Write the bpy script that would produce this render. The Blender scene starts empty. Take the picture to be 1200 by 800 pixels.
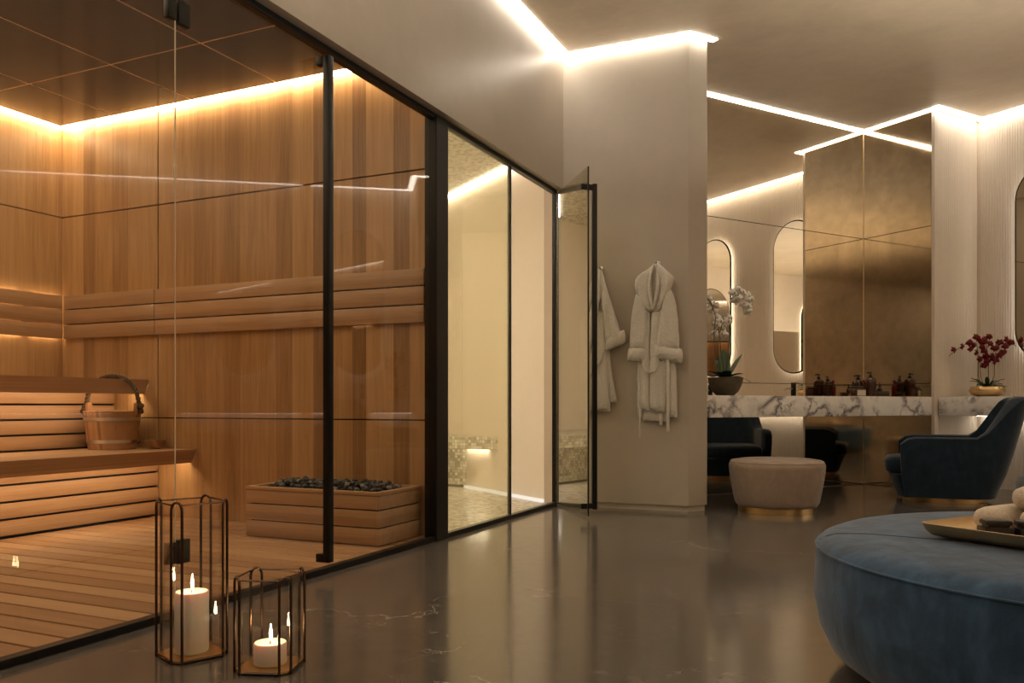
import bpy, bmesh, math, random
from mathutils import Vector, Matrix
from mathutils import noise as mnoise

random.seed(7)
SC = bpy.context.scene
COL = SC.collection
PI = math.pi

# ------------------------------------------------------------------ camera, world, exposure
EYE = 0.8
FPX = 985.0                      # focal length in pixels of a 1200 px wide frame
cam_data = bpy.data.cameras.new('camera')
cam = bpy.data.objects.new('camera', cam_data)
COL.objects.link(cam)
cam.location = (0, 0, EYE)
cam.rotation_euler = (PI / 2, 0, 0)
cam_data.sensor_width = 36
cam_data.lens = 36 * FPX / 1200
cam_data.shift_y = 74 / 1200     # horizon lies at y = 474 px
cam_data.clip_start = 0.02
SC.camera = cam

world = bpy.data.worlds.new('world')
SC.world = world
world.use_nodes = True
world.node_tree.nodes['Background'].inputs[0].default_value = (0.5, 0.42, 0.33, 1)
world.node_tree.nodes['Background'].inputs[1].default_value = 0.02

SC.view_settings.view_transform = 'Standard'
SC.view_settings.look = 'None'
SC.view_settings.gamma = 1
SC.view_settings.use_curve_mapping = False
SC.view_settings.exposure = 0.34
SC.cycles.use_denoising = True
SC.cycles.max_bounces = 14
SC.cycles.diffuse_bounces = 5
SC.cycles.glossy_bounces = 8
SC.cycles.transparent_max_bounces = 24
SC.cycles.transmission_bounces = 6
SC.cycles.caustics_reflective = True
SC.cycles.caustics_refractive = False
SC.cycles.sample_clamp_indirect = 4.0
SC.cycles.blur_glossy = 0.5

# brightness of the lamps of the place, plus one added steam room strip
WARM = (1.0, 0.89, 0.75)
AMBER = (1.0, 0.745, 0.46)
L_COVE = 15.0
L_MIRROR_COVE = 15.0
L_VANITY_COVE = 10.5
L_SAUNA = 22.0
L_SAUNA_GLOW = 16.0
L_BENCH = 13.0
L_STEAM = 13.0
L_STEAM_ADDED = 46.0
L_STEAM_BASE = .75
L_HALO = 5.0
L_COUNTER = 6.0
L_FLAME = 90.0


# ------------------------------------------------------------------ frames
C0 = Vector((0.339, 6.678, 0))           # glass line meets the robe partition
SANG = math.atan2(-0.4171, 0.9089)       # frame S: x out of the sauna, y along the glass
C1 = Vector((3.544, 8.473, 0))           # inner corner of the mirrors
MANG = math.atan2(0.4965, 0.8680)        # frame M: x along the mirror wall, y into it


def area_lamp(name, loc, rot, sx, sy, watt, col):
    li = bpy.data.lights.new(name, 'AREA')
    li.shape = 'RECTANGLE'
    li.size, li.size_y = sx, sy
    li.energy = watt
    li.color = col
    o = bpy.data.objects.new(name, li)
    COL.objects.link(o)
    o.location = loc
    o.rotation_euler = rot
    return o


# added fill light floating in the room, aimed up to brighten the ceiling
area_lamp('added_ceiling_fill', (2.7, 2.6, 2.35), (PI, 0, MANG), 5.2, 5.0, 135, (1, .92, .80))
# added fill light under the sauna ceiling, standing in for unseen lamps
area_lamp('added_sauna_fill', (-2.3, 3.6, 2.84), (0, 0, 1.1), 2.6, 1.6, 20, (1, .78, .50))


def frame(f):
    if f == 'S':
        return Matrix.Translation(C0) @ Matrix.Rotation(SANG, 4, 'Z')
    if f == 'M':
        return Matrix.Translation(C1) @ Matrix.Rotation(MANG, 4, 'Z')
    return Matrix.Identity(4)


def W(f, x, y, z=0):
    return frame(f) @ Vector((x, y, z))


def toS(v):
    return frame('S').inverted() @ Vector(v)


def pix(px, Y, z=0.0):
    """ground position under an image column at a depth"""
    return Vector(((px - 600) * Y / FPX, Y, z))


# ------------------------------------------------------------------ mesh helpers
class MB:
    def __init__(self):
        self.bm = bmesh.new()

    def _merge(self, tmp):
        me = bpy.data.meshes.new('tmp')
        tmp.to_mesh(me)
        tmp.free()
        self.bm.from_mesh(me)
        bpy.data.meshes.remove(me)

    def box(self, a, b, bev=0.0, seg=2, mat=None):
        t = bmesh.new()
        bmesh.ops.create_cube(t, size=1)
        s = [abs(b[i] - a[i]) for i in range(3)]
        c = [(b[i] + a[i]) / 2 for i in range(3)]
        bmesh.ops.transform(t, matrix=Matrix.Translation(c) @ Matrix.Diagonal((*s, 1)), verts=t.verts)
        if bev > 0:
            bmesh.ops.bevel(t, geom=t.edges[:], offset=min(bev, min(s) * .45), segments=seg, affect='EDGES', profile=.5)
        if mat is not None:
            bmesh.ops.transform(t, matrix=mat, verts=t.verts)
        self._merge(t)
        return self

    def prism(self, poly, z0, z1, bev=0.0, seg=2):
        t = bmesh.new()
        lo = [t.verts.new((p[0], p[1], z0)) for p in poly]
        hi = [t.verts.new((p[0], p[1], z1)) for p in poly]
        n = len(poly)
        t.faces.new(lo[::-1])
        t.faces.new(hi)
        for i in range(n):
            t.faces.new((lo[i], lo[(i + 1) % n], hi[(i + 1) % n], hi[i]))
        bmesh.ops.recalc_face_normals(t, faces=t.faces[:])
        if bev > 0:
            bmesh.ops.bevel(t, geom=t.edges[:], offset=bev, segments=seg, affect='EDGES', profile=.5)
        self._merge(t)
        return self

    def loft(self, rings, cap=True, closed_ring=True, closed_path=False):
        t = self.bm
        vs = [[t.verts.new(p) for p in r] for r in rings]
        n = len(rings[0])
        m = len(rings)
        new = []
        for i in range(m if closed_path else m - 1):
            r0, r1 = vs[i], vs[(i + 1) % m]
            for j in range(n if closed_ring else n - 1):
                k = (j + 1) % n
                new.append(t.faces.new((r0[j], r0[k], r1[k], r1[j])))
        if cap and closed_ring and not closed_path:
            new.append(t.faces.new(vs[0][::-1]))
            new.append(t.faces.new(vs[-1]))
        bmesh.ops.recalc_face_normals(t, faces=new)
        return self

    def tube(self, pts, r, seg=8, cap=True, closed=False, flat=1.0):
        pts = [Vector(p) for p in pts]
        n = len(pts)
        rs = r if isinstance(r, (list, tuple)) else [r] * n
        rings = []
        up = None
        for i, p in enumerate(pts):
            if closed:
                d = (pts[(i + 1) % n] - pts[i - 1]).normalized()
            else:
                d = (pts[min(i + 1, n - 1)] - pts[max(i - 1, 0)]).normalized()
            if up is None:
                up = Vector((0, 0, 1)) if abs(d.z) < .9 else Vector((1, 0, 0))
            s = d.cross(up)
            if s.length < 1e-6:
                s = d.cross(Vector((0, 1, 0)))
            s.normalize()
            u = s.cross(d).normalized()
            up = u
            rings.append([p + (s * math.cos(a) + u * math.sin(a) * flat) * rs[i]
                          for a in [2 * PI * k / seg for k in range(seg)]])
        return self.loft(rings, cap=cap, closed_path=closed)

    def lathe(self, prof, seg=32, c=(0, 0, 0), sx=1.0, sy=1.0):
        rings = []
        for r, z in prof:
            rings.append([(c[0] + sx * r * math.cos(2 * PI * k / seg), c[1] + sy * r * math.sin(2 * PI * k / seg), c[2] + z)
                          for k in range(seg)])
        return self.loft(rings, cap=True)

    def ball(self, c, r, sx=1, sy=1, sz=1, sub=2, jit=0.0, rot=None):
        t = bmesh.new()
        bmesh.ops.create_icosphere(t, subdivisions=sub, radius=r)
        for v in t.verts:
            if jit:
                v.co *= 1 + random.uniform(-jit, jit)
            v.co = Vector((v.co.x * sx, v.co.y * sy, v.co.z * sz))
        if rot is not None:
            bmesh.ops.transform(t, matrix=rot, verts=t.verts)
        bmesh.ops.translate(t, vec=Vector(c), verts=t.verts)
        self._merge(t)
        return self


def obj(name, mb, mat, parent=None, f=None, M=None, smooth=35, label=None):
    me = bpy.data.meshes.new(name)
    mb.bm.normal_update()
    mb.bm.to_mesh(me)
    mb.bm.free()
    if smooth:
        me.polygons.foreach_set('use_smooth', [True] * len(me.polygons))
        me.set_sharp_from_angle(angle=math.radians(smooth))
    o = bpy.data.objects.new(name, me)
    COL.objects.link(o)
    me.materials.append(mat)
    if parent is not None:
        o.parent = parent
    elif f:
        o.matrix_world = frame(f)
    if M is not None:
        o.matrix_local = M
    if label:
        o['label'] = label
    return o


def tag(o, label, cat, group=None, kind=None):
    o['label'] = label
    o['category'] = cat
    if group:
        o['group'] = group
    if kind:
        o['kind'] = kind
    return o


def thing(name, loc, rz=0, label='', cat='', group=None, kind=None):
    o = bpy.data.objects.new(name, None)
    o.empty_display_size = .1
    COL.objects.link(o)
    o.location = loc
    o.rotation_euler = (0, 0, rz)
    return tag(o, label, cat, group, kind)


def struct(name, mb, mat, f=None, label=None, smooth=0, parent=None):
    o = obj(name, mb, mat, parent=parent, f=f, smooth=smooth)
    if parent is None:
        o['kind'] = 'structure'
    if label:
        o['label'] = label
    return o


def copy_tree(o, parent=None):
    c = o.copy()
    COL.objects.link(c)
    if parent is not None:
        c.parent = parent
    for ch in list(o.children):
        copy_tree(ch, c)
    return c


# ------------------------------------------------------------------ material helpers
class NT:
    def __init__(self, name):
        self.m = bpy.data.materials.new(name)
        self.m.use_nodes = True
        self.t = self.m.node_tree
        self.t.nodes.clear()
        self.out = self.t.nodes.new('ShaderNodeOutputMaterial')

    def n(self, kind, **kw):
        nd = self.t.nodes.new(kind)
        for k, v in kw.items():
            if k in nd.inputs:
                self.set(nd.inputs[k], v)
            else:
                setattr(nd, k, v)
        return nd

    def set(self, sock, v):
        if hasattr(v, 'is_output') or isinstance(v, bpy.types.NodeSocket):
            self.t.links.new(v, sock)
        else:
            sock.default_value = v

    def math(self, op, a, b=None, c=None):
        nd = self.t.nodes.new('ShaderNodeMath')
        nd.operation = op
        for i, v in enumerate((a, b, c)):
            if v is not None:
                self.set(nd.inputs[i], v)
        return nd.outputs[0]

    def mix(self, fac, a, b, blend='MIX'):
        nd = self.t.nodes.new('ShaderNodeMix')
        nd.data_type = 'RGBA'
        nd.blend_type = blend
        self.set(nd.inputs['Factor'], fac)
        self.set(nd.inputs['A'], a)
        self.set(nd.inputs['B'], b)
        return nd.outputs['Result']

    def ramp(self, fac, stops, interp='LINEAR'):
        nd = self.t.nodes.new('ShaderNodeValToRGB')
        nd.color_ramp.interpolation = interp
        el = nd.color_ramp.elements
        el[0].position, el[0].color = stops[0][0], (*stops[0][1], 1)
        el[1].position, el[1].color = stops[-1][0], (*stops[-1][1], 1)
        for p, c in stops[1:-1]:
            e = el.new(p)
            e.color = (*c, 1)
        self.set(nd.inputs[0], fac)
        return nd.outputs[0]

    def coords(self):
        return self.n('ShaderNodeTexCoord').outputs['Object']

    def sep(self, v):
        nd = self.n('ShaderNodeSeparateXYZ')
        self.set(nd.inputs[0], v)
        return nd.outputs

    def comb(self, x, y, z):
        nd = self.n('ShaderNodeCombineXYZ')
        for i, v in enumerate((x, y, z)):
            self.set(nd.inputs[i], v)
        return nd.outputs[0]

    def noise(self, vec, scale, detail=4, rough=.5, dist=0.0):
        nd = self.n('ShaderNodeTexNoise')
        self.set(nd.inputs['Vector'], vec)
        self.set(nd.inputs['Scale'], scale)
        nd.inputs['Detail'].default_value = detail
        nd.inputs['Roughness'].default_value = rough
        nd.inputs['Distortion'].default_value = dist
        return nd.outputs['Fac']

    def scaled(self, v, s):
        nd = self.n('ShaderNodeMapping')
        self.set(nd.inputs['Vector'], v)
        nd.inputs['Scale'].default_value = s
        return nd.outputs[0]

    def bump(self, h, strength=.2, dist=.01):
        nd = self.n('ShaderNodeBump')
        self.set(nd.inputs['Height'], h)
        nd.inputs['Strength'].default_value = strength
        nd.inputs['Distance'].default_value = dist
        return nd.outputs[0]

    def principled(self, color, rough=.5, metal=0.0, normal=None, **kw):
        b = self.n('ShaderNodeBsdfPrincipled')
        self.set(b.inputs['Base Color'], color if isinstance(color, bpy.types.NodeSocket) else (*color, 1))
        self.set(b.inputs['Roughness'], rough)
        self.set(b.inputs['Metallic'], metal)
        if normal is not None:
            self.set(b.inputs['Normal'], normal)
        for k, v in kw.items():
            self.set(b.inputs[k], v)
        self.t.links.new(b.outputs[0], self.out.inputs[0])
        return self.m


def m_plain(name, col, rough=.5, metal=0.0, var=.08, scale=14, bump=0.0, bscale=60, **kw):
    t = NT(name)
    co = t.coords()
    nz = t.noise(co, scale, 4)
    c = t.mix(nz, (*[x * (1 - var) for x in col], 1), (*[min(1, x * (1 + var)) for x in col], 1))
    nor = None
    if bump:
        nor = t.bump(t.noise(co, bscale, 5), bump, .004)
    return t.principled(c, rough, metal, nor, **kw)


def m_emit(name, col, strength):
    t = NT(name)
    e = t.n('ShaderNodeEmission')
    e.inputs[0].default_value = (*col, 1)
    e.inputs[1].default_value = strength
    t.t.links.new(e.outputs[0], t.out.inputs[0])
    return t.m


def m_wood(name, across, grain, width, cols, rough=.45, var=.55, off=0.0, ring=1.0, pairs=True):
    """planks laid side by side along one axis with the grain along another"""
    t = NT(name)
    s = t.sep(t.coords())
    ax = {'x': 0, 'y': 1, 'z': 2}
    a, g = s[ax[across]], s[ax[grain]]
    o = s[3 - ax[across] - ax[grain]]
    u = t.math('DIVIDE', t.math('ADD', a, off), width)
    pid = t.math('FLOOR', u)
    # uneven plank widths: the seam inside a pair moves from pair to pair
    wn = t.n('ShaderNodeTexWhiteNoise', noise_dimensions='1D')
    t.set(wn.inputs['W'], pid)
    r1 = wn.outputs['Value']
    cut = t.math('GREATER_THAN', t.math('FRACT', u), t.math('MULTIPLY_ADD', r1, .5, .3))
    wn2 = t.n('ShaderNodeTexWhiteNoise', noise_dimensions='1D')
    t.set(wn2.inputs['W'], t.math('MULTIPLY_ADD', cut, .37 if pairs else 0.0, pid))
    rnd = wn2.outputs['Value']
    vec = t.comb(t.math('MULTIPLY', a, 26), t.math('MULTIPLY', o, 26),
                 t.math('MULTIPLY_ADD', rnd, 40, t.math('MULTIPLY', g, 1.3)))
    n1 = t.noise(vec, 1.0, 5, .6, .6 * ring)
    vec2 = t.comb(t.math('MULTIPLY', a, 190), t.math('MULTIPLY', o, 190),
                  t.math('MULTIPLY_ADD', rnd, 17, t.math('MULTIPLY', g, 3.5)))
    n2 = t.noise(vec2, 1.0, 3, .6)
    f = t.math('ADD', t.math('MULTIPLY', n1, .62), t.math('MULTIPLY', n2, .38))
    f = t.math('ADD', f, t.math('MULTIPLY', t.math('SUBTRACT', rnd, .5), var))
    c = t.ramp(f, [(0.12, cols[0]), (.45, cols[1]), (.62, cols[2]), (.9, cols[3])])
    nor = t.bump(n2, .08, .002)
    return t.principled(c, rough, 0, nor)


def m_glass(name, tint, f0=.04, rough=0.0, added_haze=0.0, added_haze_col=(1, 1, 1)):
    t = NT(name)
    lw = t.n('ShaderNodeLayerWeight')
    lw.inputs[0].default_value = .5
    p = t.math('POWER', lw.outputs['Facing'], 5.0)
    f = t.math('MULTIPLY_ADD', p, 1 - f0, f0)
    tr = t.n('ShaderNodeBsdfTransparent')
    tr.inputs[0].default_value = (*tint, 1)
    gl = t.n('ShaderNodeBsdfGlossy')
    gl.inputs['Roughness'].default_value = rough
    mx = t.n('ShaderNodeMixShader')
    t.set(mx.inputs[0], f)
    body = tr.outputs[0]
    if added_haze:                      # translucent haze added to make the pane look brighter and yellower
        tl = t.n('ShaderNodeBsdfTranslucent')
        tl.inputs[0].default_value = (*added_haze_col, 1)
        m2 = t.n('ShaderNodeMixShader')
        m2.inputs[0].default_value = added_haze
        t.t.links.new(tr.outputs[0], m2.inputs[1])
        t.t.links.new(tl.outputs[0], m2.inputs[2])
        body = m2.outputs[0]
    t.t.links.new(body, mx.inputs[1])
    t.t.links.new(gl.outputs[0], mx.inputs[2])
    t.t.links.new(mx.outputs[0], t.out.inputs[0])
    return t.m


def m_plaster(name, col, rough=.6, var=.12, stretch=(1, 1, 1), gloss_var=0.0, spec=.5):
    t = NT(name)
    co = t.scaled(t.coords(), stretch)
    n1 = t.noise(co, 1.6, 6, .62, .6)
    n2 = t.noise(co, 9, 5, .6, .8)
    f = t.math('ADD', t.math('MULTIPLY', n1, .65), t.math('MULTIPLY', n2, .35))
    c = t.ramp(f, [(.3, [x * (1 - var) for x in col]), (.5, col), (.7, [x * (1 + var) for x in col])])
    r = t.math('MULTIPLY_ADD', n2, gloss_var, rough - gloss_var * .5)
    nor = t.bump(n2, .06, .004)
    return t.principled(c, r, 0, nor, **{'Specular IOR Level': spec})


def m_floor():
    t = NT('polished_stone')
    co = t.coords()
    s = t.sep(co)
    n1 = t.noise(co, .9, 7, .6, .8)
    n2 = t.noise(co, 14, 6, .65)
    base = t.ramp(t.math('ADD', t.math('MULTIPLY', n1, .6), t.math('MULTIPLY', n2, .4)),
                  [(.32, (.074, .064, .054)), (.5, (.112, .098, .083)), (.7, (.165, .145, .124))])
    # thin pale veins
    wob = t.noise(co, 1.7, 5, .6)
    vein = t.n('ShaderNodeTexVoronoi', feature='DISTANCE_TO_EDGE')
    vv = t.n('ShaderNodeVectorMath', operation='ADD')
    t.set(vv.inputs[0], t.scaled(co, (.55, .8, .5)))
    t.set(vv.inputs[1], t.comb(t.math('MULTIPLY', wob, .9), t.math('MULTIPLY', n1, .9), 0.0))
    t.set(vein.inputs['Vector'], vv.outputs[0])
    vein.inputs['Scale'].default_value = .8
    line = t.math('LESS_THAN', vein.outputs['Distance'], t.math('MULTIPLY_ADD', n2, .010, -.0035))
    keep = t.math('GREATER_THAN', t.noise(co, 1.1, 3), .47)
    base = t.mix(t.math('MULTIPLY', t.math('MULTIPLY', line, keep), .75), base, (.34, .31, .26, 1))
    vein2 = t.n('ShaderNodeTexVoronoi', feature='DISTANCE_TO_EDGE')
    t.set(vein2.inputs['Vector'], vv.outputs[0])
    vein2.inputs['Scale'].default_value = 2.3
    line2 = t.math('LESS_THAN', vein2.outputs['Distance'], t.math('MULTIPLY_ADD', n2, .012, -.0055))
    base = t.mix(t.math('MULTIPLY', line2, .5), base, (.26, .235, .20, 1))
    # joints between the slabs
    fx = t.math('ABSOLUTE', t.math('SUBTRACT', t.math('FRACT', t.math('DIVIDE', t.math('ADD', s[0], 19.134), 1.2)), .5))
    fy = t.math('ABSOLUTE', t.math('SUBTRACT', t.math('FRACT', t.math('DIVIDE', t.math('ADD', s[1], 20.5), 1.2)), .5))
    jx = t.math('GREATER_THAN', t.math('MAXIMUM', fx, fy), .4988)
    base = t.mix(jx, base, (.012, .010, .008, 1))
    r = t.math('MULTIPLY_ADD', n2, .14, .075)
    nor = t.bump(t.noise(co, 3.0, 4), .02, .01)
    return t.principled(base, r, 0, nor, **{'Specular IOR Level': .95})


def m_marble():
    t = NT('veined_marble')
    co = t.coords()
    wob = t.noise(co, 5, 6, .65)
    wob2 = t.noise(co, 2.2, 5, .6)
    vv = t.n('ShaderNodeVectorMath', operation='ADD')
    t.set(vv.inputs[0], t.scaled(co, (1.0, 1.0, 1.3)))
    t.set(vv.inputs[1], t.comb(t.math('MULTIPLY', wob, .55), t.math('MULTIPLY', wob2, .5), t.math('MULTIPLY', wob, .4)))
    v = t.n('ShaderNodeTexVoronoi', feature='DISTANCE_TO_EDGE')
    t.set(v.inputs['Vector'], vv.outputs[0])
    v.inputs['Scale'].default_value = 4.2
    mask = t.ramp(t.noise(co, 3.0, 3, .6), [(.40, (0, 0, 0)), (.56, (1, 1, 1))])
    line = t.ramp(v.outputs['Distance'], [(0, (1, 1, 1)), (.06, (.55, .55, .55)), (.16, (0, 0, 0))])
    soft = t.ramp(t.noise(co, 6, 7, .7, 1.0), [(.45, (.88, .86, .83)), (.66, (.74, .71, .69)), (.85, (.50, .47, .47))])
    c = t.mix(t.math('MULTIPLY', line, mask), soft, (.13, .11, .13, 1))
    return t.principled(c, .16)


def m_mirror(name, tint, rough, mott):
    t = NT(name)
    co = t.coords()
    n1 = t.noise(co, 2.2, 6, .65, .5)
    n2 = t.noise(co, 11, 4, .6)
    c = t.mix(t.math('MULTIPLY', t.math('ADD', n1, t.math('MULTIPLY', n2, .3)), 1.0),
              (*[x * (1 - mott) for x in tint], 1), (*[min(1, x * (1 + mott * .4)) for x in tint], 1))
    r = t.math('MULTIPLY', t.math('MULTIPLY_ADD', n1, .8, .6), rough)
    return t.principled(c, r, 1.0)


def m_mosaic(name, c0, c1, c2, size=.028, rough=.35):
    t = NT(name)
    s = t.sep(t.coords())
    us = [t.math('DIVIDE', t.math('ADD', s[i], 7.0131 + .0047 * i), size) for i in range(3)]
    cell = t.comb(*[t.math('FLOOR', u) for u in us])
    wn = t.n('ShaderNodeTexWhiteNoise', noise_dimensions='3D')
    t.set(wn.inputs['Vector'], cell)
    c = t.ramp(wn.outputs['Value'], [(0, c0), (.35, c1), (.75, c2), (1, [x * .62 for x in c0])])
    fr = [t.math('ABSOLUTE', t.math('SUBTRACT', t.math('FRACT', u), .5)) for u in us]
    geo = t.n('ShaderNodeNewGeometry')
    ts = t.n('ShaderNodeVectorTransform', vector_type='NORMAL', convert_from='WORLD', convert_to='OBJECT')
    t.set(ts.inputs[0], geo.outputs['True Normal'])
    ns = t.sep(ts.outputs[0])
    g = None
    for i in range(3):
        along = t.math('LESS_THAN', t.math('ABSOLUTE', ns[i]), .8)
        e = t.math('MULTIPLY', t.math('GREATER_THAN', fr[i], .455), along)
        g = e if g is None else t.math('MAXIMUM', g, e)
    c = t.mix(g, c, (*[x * .45 for x in c1], 1))
    return t.principled(c, rough)


def m_velvet(name, col, var=.25, wear=6.0):
    t = NT(name)
    co = t.coords()
    n1 = t.noise(co, wear, 5, .6, 1.2)
    n2 = t.noise(t.scaled(co, (1, 1, .3)), 22, 4, .6)
    n3 = t.noise(co, 420, 2)
    f = t.math('ADD', t.math('MULTIPLY', n1, .6), t.math('MULTIPLY', n2, .4))
    c = t.ramp(f, [(.3, [x * (1 - var) for x in col]), (.5, col), (.72, [min(1, x * (1 + var * 1.5)) for x in col])])
    nor = t.bump(t.math('ADD', t.math('MULTIPLY', n1, 1.0), t.math('MULTIPLY', n3, .05)), .25, .012)
    return t.principled(c, .85, 0, nor, **{'Sheen Weight': .35, 'Sheen Roughness': .4, 'Specular IOR Level': .15})


def m_terry(name, col):
    t = NT(name)
    co = t.coords()
    n1 = t.noise(co, 95, 3, .7)
    n2 = t.noise(co, 40, 3)
    c = t.mix(n1, (*[x * .66 for x in col], 1), (*[min(1, x * 1.12) for x in col], 1))
    nor = t.bump(t.math('ADD', n1, t.math('MULTIPLY', n2, .6)), 1.0, .006)
    return t.principled(c, .95, 0, nor, **{'Sheen Weight': .25, 'Specular IOR Level': .1})


def m_wax():
    t = NT('candle_wax')
    return t.principled((.84, .75, .66), .5, 0, None, **{'Subsurface Weight': .6, 'Subsurface Radius': (.02, .008, .004),
                                                         'Subsurface Scale': 1.0})


M = {}
HONEY = [(.17, .085, .032), (.34, .185, .076), (.43, .25, .108), (.56, .35, .17)]
TAN = [(.24, .125, .060), (.37, .21, .105), (.43, .26, .138), (.52, .34, .19)]
M['wall_wood'] = m_wood('sauna_panel_wood', 'x', 'z', .30, HONEY, .38, var=.46)
M['wall_wood_y'] = m_wood('sauna_side_panel_wood', 'y', 'z', .30, HONEY, .38, var=.46)
M['bench_wood'] = m_wood('sauna_bench_wood', 'z', 'y', .115, TAN, .42, var=.22)
M['rail_wood'] = m_wood('sauna_backrest_wood', 'z', 'x', .10, TAN, .42, var=.2)
M['deck_wood'] = m_wood('sauna_deck_wood', 'y', 'x', .12, TAN, .34, var=.5, off=1.88, pairs=False)
M['box_wood'] = m_wood('heater_cladding_wood', 'z', 'x', .11, TAN, .45, var=.2)
M['pail_wood'] = m_wood('pail_stave_wood', 'x', 'z', .05, [(.13, .055, .020), (.24, .110, .042), (.30, .145, .058), (.38, .19, .085)], .4)
M['sauna_ceiling'] = m_plaster('sauna_ceiling_panel', (.024, .012, .005), .14, .25, spec=.38)
M['ceiling_joint'] = m_plain('brass_joint', (.80, .58, .32), .5, .3)
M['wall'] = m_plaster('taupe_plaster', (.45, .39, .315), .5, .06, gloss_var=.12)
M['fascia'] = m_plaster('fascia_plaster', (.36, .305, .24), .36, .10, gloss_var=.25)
M['ceiling'] = m_plaster('ceiling_plaster', (.52, .42, .30), .40, .16, (1.0, 1.4, 1.0), gloss_var=.25)
M['cream'] = m_plaster('cream_plaster', (.70, .61, .50), .55, .05)
M['flute'] = m_plaster('fluted_plaster', (.74, .655, .55), .55, .05)
M['floor'] = m_floor()
M['marble'] = m_marble()
M['mirror_p'] = m_mirror('bronze_mirror', (.86, .78, .66), .010, .10)
M['mirror_q'] = m_mirror('antique_bronze_mirror', (.66, .55, .40), .06, .55)
M['oval_glass'] = m_mirror('clear_mirror', (.86, .84, .80), .006, .02)
M['mosaic'] = m_mosaic('cream_mosaic', (.30, .25, .15), (.58, .52, .38), (.82, .77, .62))
M['mosaic_floor'] = m_mosaic('cream_floor_mosaic', (.32, .27, .18), (.62, .55, .41), (.85, .80, .66), .034, .3)
M['steam_wall'] = m_plaster('steam_room_plaster', (.72, .62, .49), .55, .03)
M['jamb'] = m_plaster('jamb_plaster', (.42, .33, .25), .55, .04)
M['black'] = m_plain('black_metal', (.012, .011, .010), .38, .6, .3, 30)
M['blackmark'] = m_plain('shadow_joint', (.02, .015, .012), .8)
M['sauna_glass'] = m_glass('clear_sauna_glass', (.975, .97, .955), .013)
M['steam_glass'] = m_glass('tinted_steam_glass', (.965, .95, .86), .06, 0.0, .10, (.95, .89, .66))
M['steam_door_glass'] = m_glass('tinted_steam_door_glass', (.965, .95, .86), .42, 0.0, .12, (.95, .89, .66))
M['lantern_glass'] = m_glass('lantern_glass', (.97, .96, .95))
M['edge'] = m_plain('polished_glass_edge', (.80, .70, .55), .3)
M['copper'] = m_plain('dark_copper', (.12, .07, .045), .27, 1.0, .2, 40)
M['gold'] = m_plain('brushed_gold', (.72, .50, .24), .28, 1.0, .12, 30)
M['soft_gold'] = m_plain('satin_gold', (.62, .44, .22), .42, .85, .10, 30)
M['steel'] = m_plain('brushed_steel', (.62, .60, .56), .3, 1.0, .1, 30)
M['plinth'] = m_plain('champagne_plinth', (.62, .56, .46), .5, .4, .05)
M['chrome'] = m_plain('chrome', (.75, .72, .68), .12, 1.0, .02)
M['blue'] = m_velvet('blue_velvet', (.047, .098, .180), .55)
M['blue_dark'] = m_velvet('dark_blue_velvet', (.015, .028, .046), .35)
M['blush'] = m_velvet('blush_velvet', (.31, .235, .185), .14, 9)
M['terry'] = m_terry('white_terry', (.74, .69, .61))
M['terry_towel'] = m_terry('cream_towel', (.80, .70, .58))
M['wax'] = m_wax()
M['wick'] = m_plain('wick', (.03, .02, .02), .9)
M['flame'] = m_emit('flame', (1.0, .74, .38), L_FLAME)
M['stone'] = m_plain('heater_stone', (.035, .036, .036), .55, 0, .5, 40, .4, 90)
M['stone_pale'] = m_plain('pale_heater_stone', (.16, .155, .14), .6, 0, .4, 40, .4, 90)
M['rope'] = m_plain('dark_rope', (.075, .045, .022), .85, 0, .5, 120, .6, 200)
M['leaf'] = m_plain('orchid_leaf', (.030, .085, .024), .35, 0, .4, 20)
M['stem'] = m_plain('orchid_stem', (.10, .09, .03), .5)
M['petal_white'] = m_plain('white_petal', (.92, .88, .84), .5, 0, .03, 20, **{'Subsurface Weight': .1})
M['petal_red'] = m_plain('red_petal', (.14, .003, .007), .6, 0, .5, 25, **{'Specular IOR Level': .2})
M['lip_yellow'] = m_plain('orchid_lip', (.55, .35, .12), .5)
M['lip_dark'] = m_plain('dark_orchid_lip', (.10, .004, .01), .5)
M['clay'] = m_plain('brown_stoneware', (.095, .072, .046), .8, 0, .45, 30, .5, 60)
M['amber'] = m_plain('amber_glass', (.055, .018, .008), .12, 0, .3, 12)
M['red_glass'] = m_plain('red_glass', (.16, .018, .012), .12)
M['paper'] = m_plain('paper_label', (.62, .58, .48), .7)
M['darkwood'] = m_plain('dark_lacquer', (.028, .018, .014), .3)
M['tray_black'] = m_plain('black_lacquer', (.010, .008, .008), .4)


def led(name, mb, f, col, L, label, cat='light strip'):
    mat = bpy.data.materials.get('led_%s_%.1f' % (str(col), L)) or m_emit('led_%s_%.1f' % (str(col), L), col, L)
    return tag(obj(name, mb, mat, f=f, smooth=0), label, cat)


# ================================================================== SETTING
H = 3.55            # room ceiling
HD = 2.50           # head of the glass fronts
SH = 2.88           # ceiling of sauna and steam room
SB = -1.88          # sauna back wall (frame S, y)
SW = -3.228         # sauna left wall (frame S, x)
SN = -7.2           # sauna near end
P_END = -3.35       # left end of mirror wall (frame M, x)
QL = -0.74          # room end of the short mirror wall (frame M, y)
PX = 0.715          # plane of the vanity wall (frame M, x)
MB_NEAR = -7.0      # wall behind the camera (frame M, y)

# floor and ceiling of the room (frame S so that slabs follow the glass)
struct('floor', MB().box((-.5, -14, -.12), (14, 6, 0)), M['floor'], 'S')
struct('ceiling', MB().box((-.6, -14, H), (14, 6, H + .15)), M['ceiling'], 'S')

# wall above the glass fronts
struct('wall_left', MB().box((-.06, -13, HD), (.075, 0.02, H)), M['fascia'], 'S', label='taupe plaster wall above the sauna and steam room glass')

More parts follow.
